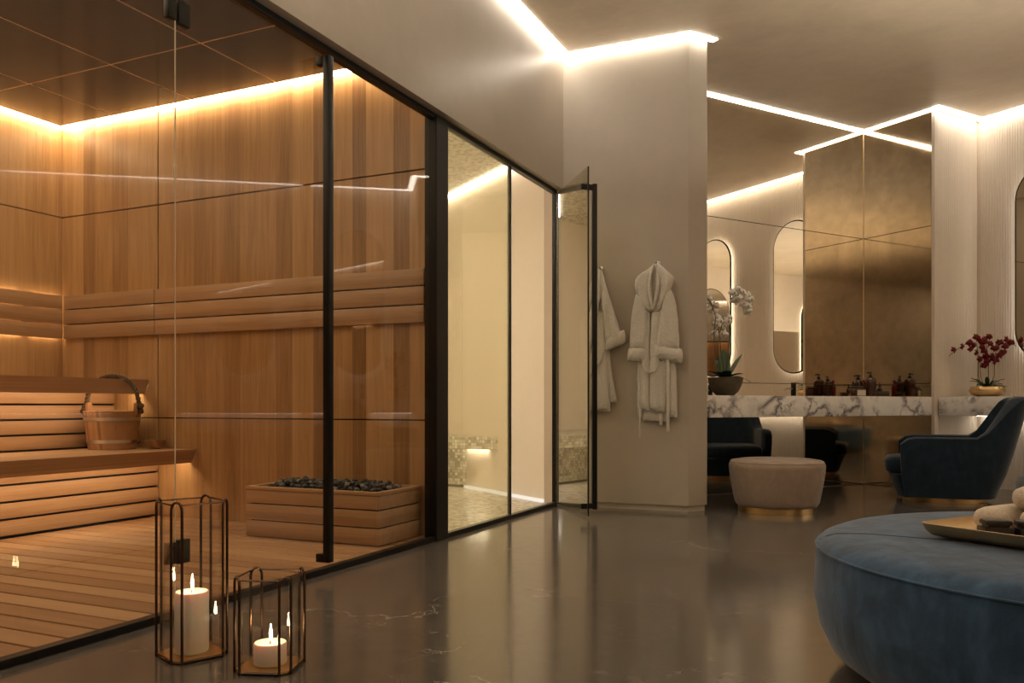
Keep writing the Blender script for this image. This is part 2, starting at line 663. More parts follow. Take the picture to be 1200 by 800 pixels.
# robe partition (with its angled end)
F1 = toS((1.314, 6.254, 0))
F2 = toS((1.468, 6.342, 0))
part = [(0, 0), (F1.x, F1.y), (F2.x, F2.y), (F2.x, F2.y + .02), (-.10, .16), (-.14, .125)]
struct('wall_partition', MB().prism(part, .045, H), M['wall'], 'S', label='taupe partition wall carrying two robes')
pin = [(.0, .02), (F1.x - .012, F1.y + .018), (F2.x - .014, F2.y - .004), (F2.x - .02, F2.y + .01), (-.08, .15), (-.12, .125)]
struct('baseboard_partition', MB().prism(pin, 0, .046), M['plinth'], 'S', label='recessed metal plinth under the robe partition')
# mirror walls: solid backing
struct('wall_back', MB().box((P_END, .012, 0), (.3, .25, H)), M['wall'], 'M')
blk = [(.012, .012), (.012, QL), (.03, QL), (.03, QL - .0), (PX, QL), (PX, .25), (.012, .25)]
struct('wall_pier', MB().prism([(.012, .02), (.012, QL), (PX + .05, QL), (PX + .05, .02)], 0, H), M['cream'], 'M')
struct('wall_right', MB().box((PX, MB_NEAR - 1, 0), (PX + .3, QL + .02, H)), M['cream'], 'M')
struct('wall_front', MB().box((-16, MB_NEAR - .3, 0), (PX + .3, MB_NEAR, H)), M['cream'], 'M')
# block between steam room and mirror wall
st0 = (-.14, .125)
QS = (-.813, .582)


def steam(s):
    return (st0[0] + QS[0] * s, st0[1] + QS[1] * s)


# fluted cladding as real half-round ribs
def flutes(n, x0, pitch):
    prof = []
    r = pitch * .46
    for k in range(n):
        c = x0 + pitch * (k + .5)
        prof.append((c - pitch * .5, 0))
        for j in range(0, 7):
            a = PI - PI * j / 6
            prof.append((c + r * math.cos(a), .003 + .45 * r * math.sin(a)))
    prof.append((x0 + pitch * n, 0))
    return prof


pit = .024
npf = int((PX - .05) / pit)
pf = flutes(npf, .05, pit)
poly = [(x, QL - y) for x, y in pf] + [(pf[-1][0], QL + .01), (pf[0][0], QL + .01)]
struct('wall_pier_fluted', MB().prism(poly[::-1], 0, H), M['flute'], 'M', label='fluted cream plaster facing the room beside the mirror', smooth=40)
nq = int((5.6 - .03) / pit)
qf = flutes(nq, .03, pit)
poly = [(PX - y, QL - x) for x, y in qf] + [(PX + .01, QL - qf[-1][0]), (PX + .01, QL - qf[0][0])]
struct('wall_right_fluted', MB().prism(poly, 0, H), M['flute'], 'M', label='fluted cream plaster behind the vanity and oval mirrors', smooth=40)
struct('trim_1', MB().box((.0, QL - .028, 0), (.05, QL + .01, H), .002), M['cream'], 'M', label='pale vertical edge post of the mirror corner')

# ------------------------------------------------------------------ mirrors in the corner
Z1, Z2 = 0.998, 2.469
for k, (z0, z1, nm) in enumerate(((.004, Z1, 'lowest'), (Z1, Z2, 'middle'), (Z2, H, 'topmost'))):
    o = obj('mirror_panel', MB().box((P_END, 0, z0 + .003), (-.003, .012, z1 - .003)), M['mirror_p'], f='M', smooth=0)
    tag(o, {'lowest': 'bronze mirror panel reaching the floor below the long marble counter',
            'middle': 'long bronze mirror panel above the marble counter behind the white orchid',
            'topmost': 'long bronze mirror panel under the ceiling behind the robe partition end'}[nm], 'mirror')
    o = obj('mirror_panel', MB().box((0, QL + .002, z0 + .003), (.012, -.003, z1 - .003)), M['mirror_q'], f='M', smooth=0)
    tag(o, {'lowest': 'narrow antique mirror panel at the floor left of the blue armchair',
            'middle': 'narrow antique mirror panel behind the amber bottles beside the fluted wall',
            'topmost': 'narrow antique mirror panel under the ceiling beside the fluted wall'}[nm], 'mirror')
struct('trim_2', MB().box((-.003, -.003, 0), (.004, .004, H)), M['ceiling_joint'], 'M', label='thin brass bead in the mirror corner')
for i, z in enumerate((Z1, Z2)):
    struct('trim_%d' % (3 + i), MB().box((P_END, .004, z - .003), (0, .012, z + .003)).box((.004, QL, z - .003), (.012, 0, z + .003)), M['blackmark'], 'M')

# ------------------------------------------------------------------ sauna shell
struct('floor_sauna', (lambda b: [b.box((x0, y, 0.0), (x1, y + .108, .022), .002, 1)
                                  for y in [SB - .12 * (k + 1) + .004 for k in range(44)]
                                  for x0, x1 in ((-2.228, -1.213), (-1.207, -.022))] and b)(MB()),
       M['deck_wood'], 'S', label='slatted timber deck of the sauna')
struct('floor_sauna_base', MB().box((SW, SN, -.02), (-.02, SB, .004)), M['blackmark'], 'S')
seamz = (.004, .707, 2.203, SH)
bw = MB()
for z0, z1 in zip(seamz, seamz[1:]):
    for x0, x1 in ((SW, -2.248), (-2.248, 0)):
        bw.box((x0 + (.006 if x0 > SW else 0), SB, z0 + .004), (x1 - (.006 if x1 < 0 else 0), SB + .02, z1 - .004), .002, 1)
struct('wall_sauna_back', bw, M['wall_wood'], 'S', label='honey timber panelling of the sauna back wall')
struct('wall_sauna_back_core', MB().box((SW - .06, SB + .016, 0), (0, -1.84, SH + .1)), M['blackmark'], 'S')
struct('wall_steam_left', MB().box((SW - .06, -1.835, 0), (-.03, -1.80, SH + .1)), M['steam_wall'], 'S')
lw = MB()
for z0, z1 in zip(seamz, seamz[1:]):
    for y0, y1 in ((-3.10, SB), (-4.32, -3.10), (-5.54, -4.32), (-7.2, -5.54)):
        lw.box((SW - .02, y0 + .004, z0 + .004), (SW, y1 - (.004 if y1 < SB else -.004), z1 - .004), .002, 1)
struct('wall_sauna_left', lw, M['wall_wood_y'], 'S', label='honey timber panelling of the sauna left wall')
struct('wall_sauna_left_core', MB().box((SW - .08, SN - .1, 0), (SW - .016, SB + .1, SH + .1)), M['blackmark'], 'S')
struct('wall_sauna_near', MB().box((SW - .05, SN - .1, 0), (0, SN, SH)), M['wall_wood'], 'S')
# ceiling panels with thin joints and a gap for the light strip
cp = MB()
XS = [SW + .07, -2.597, -1.862, -1.135, -.41, -.062]
YS = [SB - .07, -2.595, -4.1, -5.6, SN]
for x0, x1 in zip(XS, XS[1:]):
    for y1, y0 in zip(YS, YS[1:]):
        cp.box((x0 + .006, y0 + .006, SH - .02), (x1 - .006, y1 - .006, SH))
struct('ceiling_sauna', cp, M['sauna_ceiling'], 'S', label='dark glossy panelled sauna ceiling')
struct('ceiling_sauna_core', MB().box((SW - .05, SN, SH + .001), (-.061, SB + .01, SH + .03)), M['sauna_ceiling'], 'S')
struct('ceiling_sauna_joints', MB().box((SW + .07, SN, SH - .0195), (-.061, SB - .07, SH - .001)), M['ceiling_joint'], 'S')
led('light_strip', MB().box((SW + .001, SB - .066, SH - .018), (-.062, SB - .001, SH - .006)), 'S', AMBER, L_SAUNA,
    'glowing strip where the sauna back wall meets its dark ceiling')
led('light_strip', MB().box((SW + .001, SN + .1, SH - .018), (SW + .066, SB - .068, SH - .006)), 'S', AMBER, L_SAUNA,
    'glowing strip where the sauna left wall meets its dark ceiling')

# ------------------------------------------------------------------ steam room shell
spoly = [(-.021, -1.80), (-3.3, -1.80), (-3.3, 1.62), steam(2.5), st0, (-.02, .02)]
struct('floor_steam', MB().prism(spoly, -.02, .004), M['mosaic_floor'], 'S', label='cream mosaic floor of the steam room')
struct('ceiling_steam', MB().prism(spoly, SH, SH + .05), M['mosaic'], 'S', label='cream mosaic ceiling of the steam room')
e0 = steam(2.7)
struct('wall_steam_right', MB().prism([st0, e0, (e0[0] + .06, e0[1] + .08), (st0[0] + .02, st0[1] + .02)], 0, SH + .05), M['steam_wall'], 'S',
       label='pale plaster wall of the steam room')
struct('wall_steam_back', MB().box((-3.4, 1.58, 0), (steam(2.45)[0], 1.66, SH + .05)).box((-3.4, -1.8, 0), (-3.3, 1.6, SH + .05)), M['steam_wall'], 'S')
struct('wall_steam_jamb', MB().prism([(-.012, .0), (-.142, .123), (-.12, .13), (0, .01)], 0, SH), M['jamb'], 'S', label='taupe jamb beside the open steam room door')


def along_steam(s0, s1, off, wdt, z0, z1):
    nx, ny = -QS[1], -abs(QS[0])      # into the steam room
    a, b = steam(s0), steam(s1)
    p = [(a[0] + nx * off, a[1] + ny * off), (b[0] + nx * off, b[1] + ny * off),
         (b[0] + nx * (off + wdt), b[1] + ny * (off + wdt)), (a[0] + nx * (off + wdt), a[1] + ny * (off + wdt))]
    return MB().prism(p, z0, z1)


led('light_strip', along_steam(.02, 2.4, .002, .045, SH - .015, SH - .002), 'S', WARM, L_STEAM, 'glowing strip at the steam room mosaic ceiling')
led('light_strip', along_steam(.0, 1.40, .002, .03, .005, .028), 'S', WARM, L_STEAM_BASE, 'glowing strip at the foot of the pale steam room wall')

# steam bench, tiled
t = thing('mosaic_bench', W('S', -1.9, 1.0, 0), SANG, 'cream mosaic bench on a tiled plinth inside the steam room', 'bench')
off = Matrix.Translation((1.9, -1.0, 0))
sb = [steam(.778), (-3.29, steam(.778)[1]), (-3.29, 1.57), steam(2.44)]
sb[0] = (sb[0][0] - .004, sb[0][1])
obj('seat', MB().prism(sb, .395, .51, .004), M['mosaic'], t, M=off, smooth=0)
sp = [steam(1.406), (-3.29, steam(1.406)[1]), (-3.29, 1.57), steam(2.44)]
sp[0] = (sp[0][0] - .004, sp[0][1])
obj('plinth', MB().prism(sp, .03, .394), M['mosaic'], t, M=off, smooth=0)
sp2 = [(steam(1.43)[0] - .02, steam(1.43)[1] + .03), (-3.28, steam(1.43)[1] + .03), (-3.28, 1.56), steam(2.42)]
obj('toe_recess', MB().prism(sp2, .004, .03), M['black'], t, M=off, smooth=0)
led('light_strip', MB().box((-3.2, -1.79, SH - .015), (-.9, -1.60, SH - .003)), 'S', (1.0, .90, .73), L_STEAM_ADDED, 'added unseen ceiling strip brightening the steam room behind the broad black post')  # extra strip added out of view to light the steam room
o = along_steam(.95, 1.38, .003, .05, .3925, .3945)
led('light_strip', o, 'S', WARM, 12.0, 'short glowing strip under the mosaic bench overhang')

# ------------------------------------------------------------------ glass fronts
G = .005
# frames
struct('trim_5', MB().box((-.022, -7.2, 0), (.022, .0, .028), .002), M['black'], 'S', label='black floor channel of the glass fronts')
struct('trim_6', MB().box((-.022, -7.2, HD - .028), (.022, .0, HD), .002), M['black'], 'S', label='black head channel of the glass fronts')
struct('trim_7', MB().box((-.05, -1.938, 0), (.032, -1.795, HD - .01), .004), M['black'], 'S', label='broad black post between sauna and steam room')
struct('trim_8', MB().box((-.012, -.866, .02), (.012, -.846, HD - .02), .002), M['black'], 'S', label='slim black post of the steam room front')
struct('trim_9', MB().box((-.016, -.018, .02), (.012, .004, HD - .02), .002), M['black'], 'S', label='slim black post at the robe partition')
struct('window_1', MB().box((-G, -2.885, .024), (G, -1.936, HD - .02), .001, 1), M['sauna_glass'], 'S', label='fixed sauna pane beside the broad black post')
struct('window_2', MB().box((-G, -7.2, .024), (G, -3.864, HD - .02), .001, 1), M['sauna_glass'], 'S', label='fixed sauna pane left of the glass door')
struct('trim_10', MB().box((G - .003, -3.8645, .026), (G + .0005, -3.8615, HD - .03)), M['edge'], 'S', label='pale polished edge where the sauna pane meets the door')
struct('window_3', MB().box((-G, -1.797, .024), (G, -.864, HD - .02), .001, 1), M['steam_glass'], 'S', label='fixed pane of the steam room front')


def handle(parent, y, z0, z1, x0, w=.036):
    """square bar with two stand-offs"""
    h = obj('door_handle', MB().box((x0, y - w / 2, z0), (x0 + w, y + w / 2, z1), .003), M['black'], parent)
    sg = 1
    for z in (z0 + .02, z1 - .02):
        obj('standoff', MB().box((G, y - w / 2, z - .02), (x0 + .004, y + w / 2, z + .018), .002), M['black'], h)
    return h


d = thing('door_1', W('S', 0, -3.86), SANG, 'frameless glass sauna door with a full height black bar', 'door', kind='structure')
obj('glass_pane', MB().box((-G, .003, .03), (G, .972, HD - .03), .001, 1), M['sauna_glass'], d, smooth=0)
handle(d, .855, .065, 2.425, .045)
for z in (.243, 2.285):
    h = obj('hinge', MB().box((-.014, .006, z - .045), (.014, .062, z + .045), .002)
            .box((-.014, -.042, z - .04), (.014, -.004, z + .04), .002), M['black'], d)

d = thing('door_2', C0 + Vector((.012, -.006, 0)), math.atan2(.2286, .9735) * -1 + PI, 'steam room glass door standing open beside the robes', 'door', kind='structure')
d.rotation_euler = (0, 0, math.atan2(-.9735, .2286))
obj('glass_pane', MB().box((.01, -G, .02), (.80, G, HD - .03), .001, 1), M['steam_door_glass'], d, smooth=0)
hb = obj('door_handle', MB().box((.742, .045, .06), (.774, .077, 2.36), .003), M['black'], d)
for z in (.085, 2.335):
    obj('standoff', MB().box((.742, -.04, z - .018), (.774, .048, z + .018), .002), M['black'], hb)
obj('edge_seal', MB().box((.80, -G, .02), (.806, G, HD - .03)), M['black'], d, smooth=0)

# ------------------------------------------------------------------ ceiling light strips of the room
SW_ = .058
led('light_strip', MB().box((.077, -12, H - .006), (.077 + SW_, -.01, H + .004)), 'S', WARM, L_COVE, 'glowing ceiling strip along the wall above the sauna glass')
nn = Vector((F1.x, F1.y, 0)).normalized()
pe = Vector((nn.y, -nn.x, 0))
pa = [(.077 + SW_, -.002), (F1.x, F1.y - .002), (F1.x + .03, F1.y - SW_), (.077 + SW_, -SW_)]
led('light_strip', MB().prism(pa, H - .006, H + .004), 'S', WARM, L_COVE, 'glowing ceiling strip above the two robes')
dd = Vector((F2.x - F1.x, F2.y - F1.y, 0)).normalized()
dn = Vector((dd.y, -dd.x, 0))
q1, q2 = Vector((F1.x, F1.y, 0)), Vector((F2.x, F2.y, 0)) + dd * .06
pb = [q1 + dn * .002, q2 + dn * .002, q2 + dn * SW_, q1 + dn * SW_ + Vector((.0, 0, 0))]
led('light_strip', MB().prism([(p.x, p.y) for p in pb], H - .0062, H + .004), 'S', WARM, L_COVE, 'short glowing ceiling strip round the partition end')
led('light_strip', MB().box((P_END, -.036, H - .006), (-.038, -.002, H + .004)), 'M', WARM, L_MIRROR_COVE, 'glowing ceiling strip along the long bronze mirror')
led('light_strip', MB().box((-.036, QL - .028, H - .006), (-.002, -.002, H + .004)), 'M', WARM, L_MIRROR_COVE, 'glowing ceiling strip along the narrow antique mirror')
led('light_strip', MB().box((-.046, QL - .10, H - .006), (PX - .024, QL - .03, H + .004)), 'M', WARM, L_VANITY_COVE, 'glowing ceiling strip above the narrow fluted wall')
led('light_strip', MB().box((PX - .08, -6.4, H - .006), (PX - .024, QL - .102, H + .004)), 'M', WARM, L_VANITY_COVE, 'glowing ceiling strip above the vanity wall')

# ================================================================== BIG OBJECTS
# ------------------------------------------------------------------ sauna benches
def bench(label, base, x_riser, x_front, x_back, z_top, z_bot, n_boards, z_low, tilt, ztop_riser):
    t = thing('sauna_bench', W('S', x_back, SB - .01, 0), SANG, label, 'bench')
    Lb = 4.6
    def L(x):
        return x - x_back
    # seat boards with the slanted front board
    n = 3
    x0 = L(x_front) - .03
    wdt = (x0 - L(x_back)) / n
    for k in range(n):
        obj('seat_board', MB().box((L(x_back) + wdt * k + .002, -Lb, z_top - .03), (L(x_back) + wdt * (k + 1) - .002, 0, z_top), .003), M['bench_wood'], t)
    pr = [(L(x_front), z_top), (L(x_front) - tilt, z_bot), (L(x_front) - tilt - .028, z_bot), (L(x_front) - .03, z_top - .03), (L(x_front) - .03, z_top)]
    rings = [[(x, y, z) for x, z in pr] for y in (-Lb, 0)]
    obj('front_board', MB().loft(rings), M['bench_wood'], t, smooth=0)
    pitch = (ztop_riser - z_low) / n_boards
    for k in range(n_boards):
        z0 = z_low + pitch * k
        obj('riser_board', MB().box((L(x_riser) - .02, -Lb, z0 + .008), (L(x_riser), 0, z0 + pitch - .006), .002), M['bench_wood'], t)
    obj('riser_backing', MB().box((L(x_riser) - .06, -Lb, .03), (L(x_riser) - .022, 0, ztop_riser)), M['blackmark'], t, smooth=0)
    return t


bench('upper timber sauna bench along the left wall', None, -2.661, -2.323, SW + .005, .975, .875, 4, .50, .045, .90)
bench('lower timber sauna bench carrying the pail', None, -2.232, -1.874, -2.655, .496, .403, 4, .03, .045, .43)
led('light_strip', MB().box((-2.46, -6.0, .925), (-2.40, SB - .03, .935)), 'S', AMBER, L_BENCH, 'glowing strip hidden under the upper sauna bench front')
led('light_strip', MB().box((-2.02, -6.0, .445), (-1.96, SB - .03, .455)), 'S', AMBER, L_BENCH, 'glowing strip hidden under the lower sauna bench front')

# backrests
t = thing('sauna_wall_rail', W('S', -1.2, SB - .002, 1.29), SANG, 'three slat timber rail along the sauna back wall', 'wall rail')
for k, (z0, z1) in enumerate(((0, .100), (.108, .212), (.220, .318))):
    for x0, x1 in ((-1.972, -1.052), (-1.046, 1.13)):
        obj('slat', MB().box((x0, -.03, z0), (x1, -.006, z1), .002), M['rail_wood'], t)
obj('batten', MB().box((-1.95, -.008, .03), (1.12, -.0, .30)), M['blackmark'], t, smooth=0)
t = thing('sauna_wall_rail', W('S', SW + .052, SB - .002, 1.29), SANG, 'three slat timber rail on the sauna left wall lit from behind', 'wall rail')
for k, (z0, z1) in enumerate(((0, .100), (.108, .212), (.220, .318))):
    obj('slat', MB().box((-.022, -4.6, z0), (0, -.034, z1), .002), M['bench_wood'], t)
for y in (-.3, -1.5, -2.7, -3.9):
    obj('batten', MB().box((-.045, y - .03, .02), (-.023, y + .03, .30)), M['bench_wood'], t, smooth=0)
led('light_strip', MB().box((SW + .018, -6.4, 1.562), (SW + .026, SB - .04, 1.582)), 'S', AMBER, L_SAUNA_GLOW, 'glowing strip behind the top slat of the left wall rail')
led('light_strip', MB().box((SW + .018, -6.4, 1.315), (SW + .026, SB - .04, 1.335)), 'S', AMBER, L_SAUNA_GLOW, 'glowing strip behind the bottom slat of the left wall rail')

# ------------------------------------------------------------------ marble counters
CT, CB = .872, .700
t = thing('marble_counter', W('M', -1.4, -.37, 0), MANG, 'long white marble counter with dark veins below the bronze mirror', 'counter')
obj('slab', MB().box((-1.4, -.372, CB), (1.398, .368, CT), .004), M['marble'], t)
t = thing('marble_counter', W('M', .36, -3.5, 0), MANG, 'white marble vanity counter along the fluted wall behind the armchair', 'counter')
obj('slab', MB().box((-.305, -2.3, CB), (.350, 2.728, CT), .004), M['marble'], t)
led('light_strip', MB().box((PX - .09, -6.0, CB - .012), (PX - .05, QL - .05, CB - .002)), 'M', WARM, L_COUNTER, 'glowing strip under the vanity counter by the fluted wall')

# ------------------------------------------------------------------ oval mirrors on the vanity wall
def capsule(w, z0, z1, n=20):
    r = w / 2
    pts = []
    for k in range(n + 1):
        a = PI * k / n
        pts.append((r * math.cos(a), z1 - r + r * math.sin(a)))
    for k in range(n + 1):
        a = PI + PI * k / n
        pts.append((r * math.cos(a), z0 + r + r * math.sin(a)))
    return pts


def oval_mirror(name, f, loc, rz, label, w=.64, z0=1.18, z1=3.0):
    """local: faces -y, hangs on y=0"""
    h = z1 - z0
    t = thing(name, loc, rz, label, 'mirror', 'oval mirrors on the vanity wall')
    c = capsule(w, 0, h)
    cg = capsule(w - .012, .006, h - .006)
    obj('mirror_glass', MB().loft([[(x, -.045, z) for x, z in cg], [(x, -.050, z) for x, z in cg]]), M['oval_glass'], t, smooth=0)
    obj('frame', MB().tube([(x, -.04, z) for x, z in c], .011, 6, closed=True), M['black'], t)
    cb = capsule(w - .05, .025, h - .025)
    obj('halo_light', MB().tube([(x, -.018, z) for x, z in cb], .014, 6, closed=True),
        bpy.data.materials.get('halo') or m_emit('halo', WARM, L_HALO), t)
    obj('back_plate', MB().loft([[(x * .8, -.038, z * .9 + h * .05) for x, z in c], [(x * .8, -.001, z * .9 + h * .05) for x, z in c]]), M['black'], t, smooth=0)
    return t


for i, s in enumerate((.725, 2.10, 3.475)):
    lab = ['backlit oval mirror nearest the mirror corner, cut by the right edge of the photo',
           'backlit oval mirror further along the vanity wall, seen reflected behind the white orchid',
           'backlit oval mirror at the near end of the vanity wall'][i]
    oval_mirror('oval_mirror', 'M', W('M', PX - .022, QL - s, 1.18), MANG - PI / 2, lab)

for i, x in enumerate((-6.2, -3.2)):
    oval_mirror('oval_mirror', 'M', W('M', x, MB_NEAR + .002, 1.0), MANG + PI, ['backlit oval mirror on the far lounge wall seen in the antique mirror, towards the sauna',
                'backlit oval mirror on the far lounge wall seen in the antique mirror, towards the vanity'][i], .9, .6, 2.7)

# ------------------------------------------------------------------ blue ottoman
oc = Vector((1.71, 2.33, 0))
OR = .822
t = thing('round_ottoman', oc, 0, 'large round blue velvet ottoman carrying the gold tray', 'ottoman')
obj('body', MB().lathe([(OR - .16, .03), (OR - .10, .035), (OR - .045, .075), (OR - .015, .14), (OR, .23), (OR - .002, .31), (OR - .008, .372), (OR - .03, .376)], 96), M['blue'], t, smooth=60)
obj('cushion', MB().lathe([(OR - .02, .370), (OR - .008, .377), (OR - .022, .393), (OR - .06, .408), (OR - .14, .417), (OR - .3, .421), (.2, .424), (.01, .424)], 96), M['blue'], t, smooth=60)
obj('piping', MB().tube([((OR - .006) * math.cos(2 * PI * k / 96), (OR - .006) * math.sin(2 * PI * k / 96), .3745) for k in range(96)], .0035, 6, closed=True), M['blue'], t)
CUSH = [(OR - .008, .377), (OR - .022, .393), (OR - .06, .408), (OR - .14, .417), (OR - .3, .421), (.2, .424), (.0, .424)]


def cushion_z(r):
    for (r1, z1), (r2, z2) in zip(CUSH, CUSH[1:]):
        if r2 <= r <= r1:
            return z1 + (z2 - z1) * (r1 - r) / (r1 - r2)
    return .377


sm = []
for k in range(41):
    x, y = -.765 + .80 * k / 40, .255 - .80 * k / 40 + .03 * math.sin(PI * k / 40)
    sm.append((x, y, cushion_z(math.hypot(x, y)) + .0006))
obj('seam', MB().tube(sm, .0013, 5), M['blue'], t)
obj('base', MB().lathe([(OR - .18, 0), (OR - .17, 0), (OR - .17, .032), (OR - .18, .032)], 64), M['black'], t)

# ------------------------------------------------------------------ blush stool
t = thing('round_stool', pix(910, 6.33), 0, 'round blush velvet stool on a gold plinth ring in front of the marble counter', 'stool')
obj('body', MB().lathe([(.26, .046), (.29, .048), (.306, .075), (.322, .15), (.338, .24), (.349, .33), (.349, .352), (.34, .368), (.32, .378)], 64), M['blush'], t, smooth=60)
obj('cushion', MB().lathe([(.338, .365), (.342, .372), (.325, .384), (.27, .393), (.15, .399), (.01, .401)], 64), M['blush'], t, smooth=60)
obj('plinth_ring', MB().lathe([(.27, 0), (.28, .001), (.28, .043), (.27, .046)], 64), M['gold'], t)
for a in (-.6, 1.4, 3.4):
    obj('seam', MB().tube([((r + .0005) * math.cos(a), (r + .0005) * math.sin(a), z) for r, z in [(.29, .053), (.306, .075), (.322, .15), (.338, .24), (.349, .33), (.349, .352), (.34, .37), (.325, .385), (.27, .3935), (.15, .3995), (.02, .401)]], .0015, 5), M['blush'], t)


# ------------------------------------------------------------------ armchairs
def sstep(x, a, b):
    u = max(0, min(1, (x - a) / (b - a)))
    return u * u * (3 - 2 * u)


def armchair(loc, rz, label):
    t = thing('armchair', loc, rz, label, 'armchair', 'blue velvet armchairs')
    # plan path of the shell, from front of one arm round the back to the other
    path = []
    xf, xb, hw, rc = .34, -.42, .40, .26
    for k in range(10):
        path.append((xf - (xf - (xb + rc)) * k / 9, -hw, 0, -1))
    for k in range(1, 9):
        a = -PI / 2 - (PI / 2) * k / 8
        path.append((xb + rc + rc * math.cos(a), -(hw - rc) + rc * math.sin(a), math.cos(a), math.sin(a)))
    half = list(path)
    for k in range(1, 5):
        path.append((xb, -(hw - rc) + 2 * (hw - rc) * k / 5, -1, 0))
    for x, y, nx, ny in half[::-1]:
        path.append((x, -y, nx, -ny))
    rings = []
    for i, (x, y, nx, ny) in enumerate(path):
        ends = min(i, len(path) - 1 - i)
        back = 1 - sstep(x, -.38, -.16)
        h = .537 + .325 * back
        if ends == 0:
            h -= .055
        elif ends == 1:
            h -= .012
        th = .095 + .02 * back
        if ends == 0:
            th *= .7
        cols = []
        levels = [.043, .10, .24, .40, h - .04, h - .012]
        lean = .19 * (1 - sstep(x, -.42, .12))
        def pt(off, z):
            tp = .86 + .14 * sstep(z, 0, .34)
            X = (x - nx * off)
            Yy = (y - ny * off)
            X = X * tp if X < 0 else X * (.90 + .10 * sstep(z, 0, .34))
            return (X - lean * (z / .86) ** 1.3, Yy * tp, z)
        for z in levels:
            cols.append(pt(0, z))
        cols.append(pt(th * .25, h))
        cols.append(pt(th * .75, h))
        for z in levels[::-1]:
            cols.append(pt(th, z))
        rings.append(cols)
    obj('shell', MB().loft(rings), M['blue_dark'], t, smooth=60)
    # front rail below the seat
    r2 = []
    for z, xx in ((.043, .355), (.10, .375), (.225, .42)):
        r2.append([(-.2, -.325, z), (xx - .05, -.325, z), (xx, -.26, z), (xx + .008, 0, z), (xx, .26, z), (xx - .05, .325, z), (-.2, .325, z)])
    obj('front_rail', MB().loft(r2), M['blue_dark'], t, smooth=50)
    sc = []
    for z, g in ((.235, .02), (.25, 0), (.33, -.004), (.358, .012), (.37, .05)):
        a, b = .455 - g, .305 - g
        ring = []
        for k in range(28):
            an = 2 * PI * k / 28
            ca, sa = math.cos(an), math.sin(an)
            ring.append((.10 + (a - .10) * math.copysign(abs(ca) ** .35, ca), b * math.copysign(abs(sa) ** .35, sa), z))
        sc.append(ring)
    obj('seat_cushion', MB().loft(sc), M['blue_dark'], t, smooth=60)
    obj('base_ring', MB().lathe([(.31, 0), (.32, .001), (.32, .04), (.31, .0425)], 56), M['gold'], t)
    return t


armchair(pix(1106, 7.08), math.atan2(.40, -.92), 'dark blue velvet armchair seen from the side in front of the fluted wall')
armchair(Vector((3.43, 4.80, 0)), math.atan2(.40, -.92), 'blue velvet armchair mostly hidden beyond the right edge behind the ottoman')

# ------------------------------------------------------------------ sauna heater
hx0, hx1, hy0, hy1 = -1.03, -.1, -2.345, SB - .012
t = thing('sauna_heater', W('S', (hx0 + hx1) / 2, (hy0 + hy1) / 2, .023), SANG, 'timber clad box heater filled with dark stones by the sauna door', 'heater')
a, b = (hx1 - hx0) / 2, (hy1 - hy0) / 2
HZ = .297
for z0, z1 in ((.004, .095), (.102, .193), (.200, HZ - .022)):
    obj('front_board', MB().box((-a, -b, z0), (a - .02, -b + .02, z1), .002), M['box_wood'], t)
    obj('side_board', MB().box((a - .02, -b, z0), (a, b, z1), .002), M['box_wood'], t)
    obj('side_board', MB().box((-a, -b + .021, z0), (-a + .02, b, z1), .002), M['box_wood'], t)
    obj('back_board', MB().box((-a + .021, b - .02, z0), (a - .021, b, z1), .002), M['box_wood'], t)
rim = MB().box((-a - .004, -b - .004, HZ - .02), (a + .004, -b + .03, HZ), .002).box((-a - .004, b - .03, HZ - .02), (a + .004, b, HZ), .002)
rim.box((-a - .004, -b + .031, HZ - .02), (-a + .03, b - .031, HZ), .002).box((a - .03, -b + .031, HZ - .02), (a + .004, b - .031, HZ), .002)
obj('rim', rim, M['box_wood'], t)
obj('liner', MB().box((-a + .022, -b + .022, .01), (a - .022, b - .022, HZ - .045)), M['black'], t, smooth=0)

protos = []
for k in range(6):
    mb = MB()
    mb.ball((0, 0, 0), 1.0, random.uniform(.85, 1.15), random.uniform(.7, 1), random.uniform(.55, .8), 1, .20)
    me = bpy.data.meshes.new('stone')
    mb.bm.to_mesh(me)
    mb.bm.free()
    me.materials.append(M['stone_pale'] if k == 5 else M['stone'])
    protos.append(me)
hc = W('S', (hx0 + hx1) / 2, (hy0 + hy1) / 2, .023)
cnt = 0
for layer, (zz, fx, fy, n) in enumerate(((HZ - .026, 1.0, 1.0, 96), (HZ - .003, .96, .92, 96), (HZ + .018, .90, .66, 60))):
    nx = int(math.sqrt(n * 2.4))
    ny = max(2, n // nx)
    for i in range(nx):
        for j in range(ny):
            lx = (i + .5 + random.uniform(-.22, .22)) / nx * 2 - 1
            ly = (j + .5 + random.uniform(-.22, .22)) / ny * 2 - 1
            r = random.uniform(.018, .028)
            p = frame('S').to_3x3() @ Vector((lx * (a - .055) * fx, ly * (b - .055) * fy, 0))
            o = bpy.data.objects.new('heater_stone', random.choice(protos))
            COL.objects.link(o)
            o.location = hc + p + Vector((0, 0, zz + random.uniform(-.004, .006)))
            o.rotation_euler = (random.uniform(-.4, .4), random.uniform(-.4, .4), random.uniform(0, 6.28))
            o.scale = (r, r, r)
            tag(o, 'small dark stone lying in the heap of the timber sauna heater', 'stone', 'stones in the sauna heater')
            cnt += 1

# ================================================================== SMALLER OBJECTS
# ------------------------------------------------------------------ pail and ladle
pl = W('S', -2.413, -2.117, .4965)
t = thing('sauna_pail', pl, SANG, 'wooden sauna pail with two metal hoops and a rope handle on the lower bench', 'pail')
ph = .262
R0, R1 = .152, .184


def pr_(z):
    return R0 + (R1 - R0) * z / ph


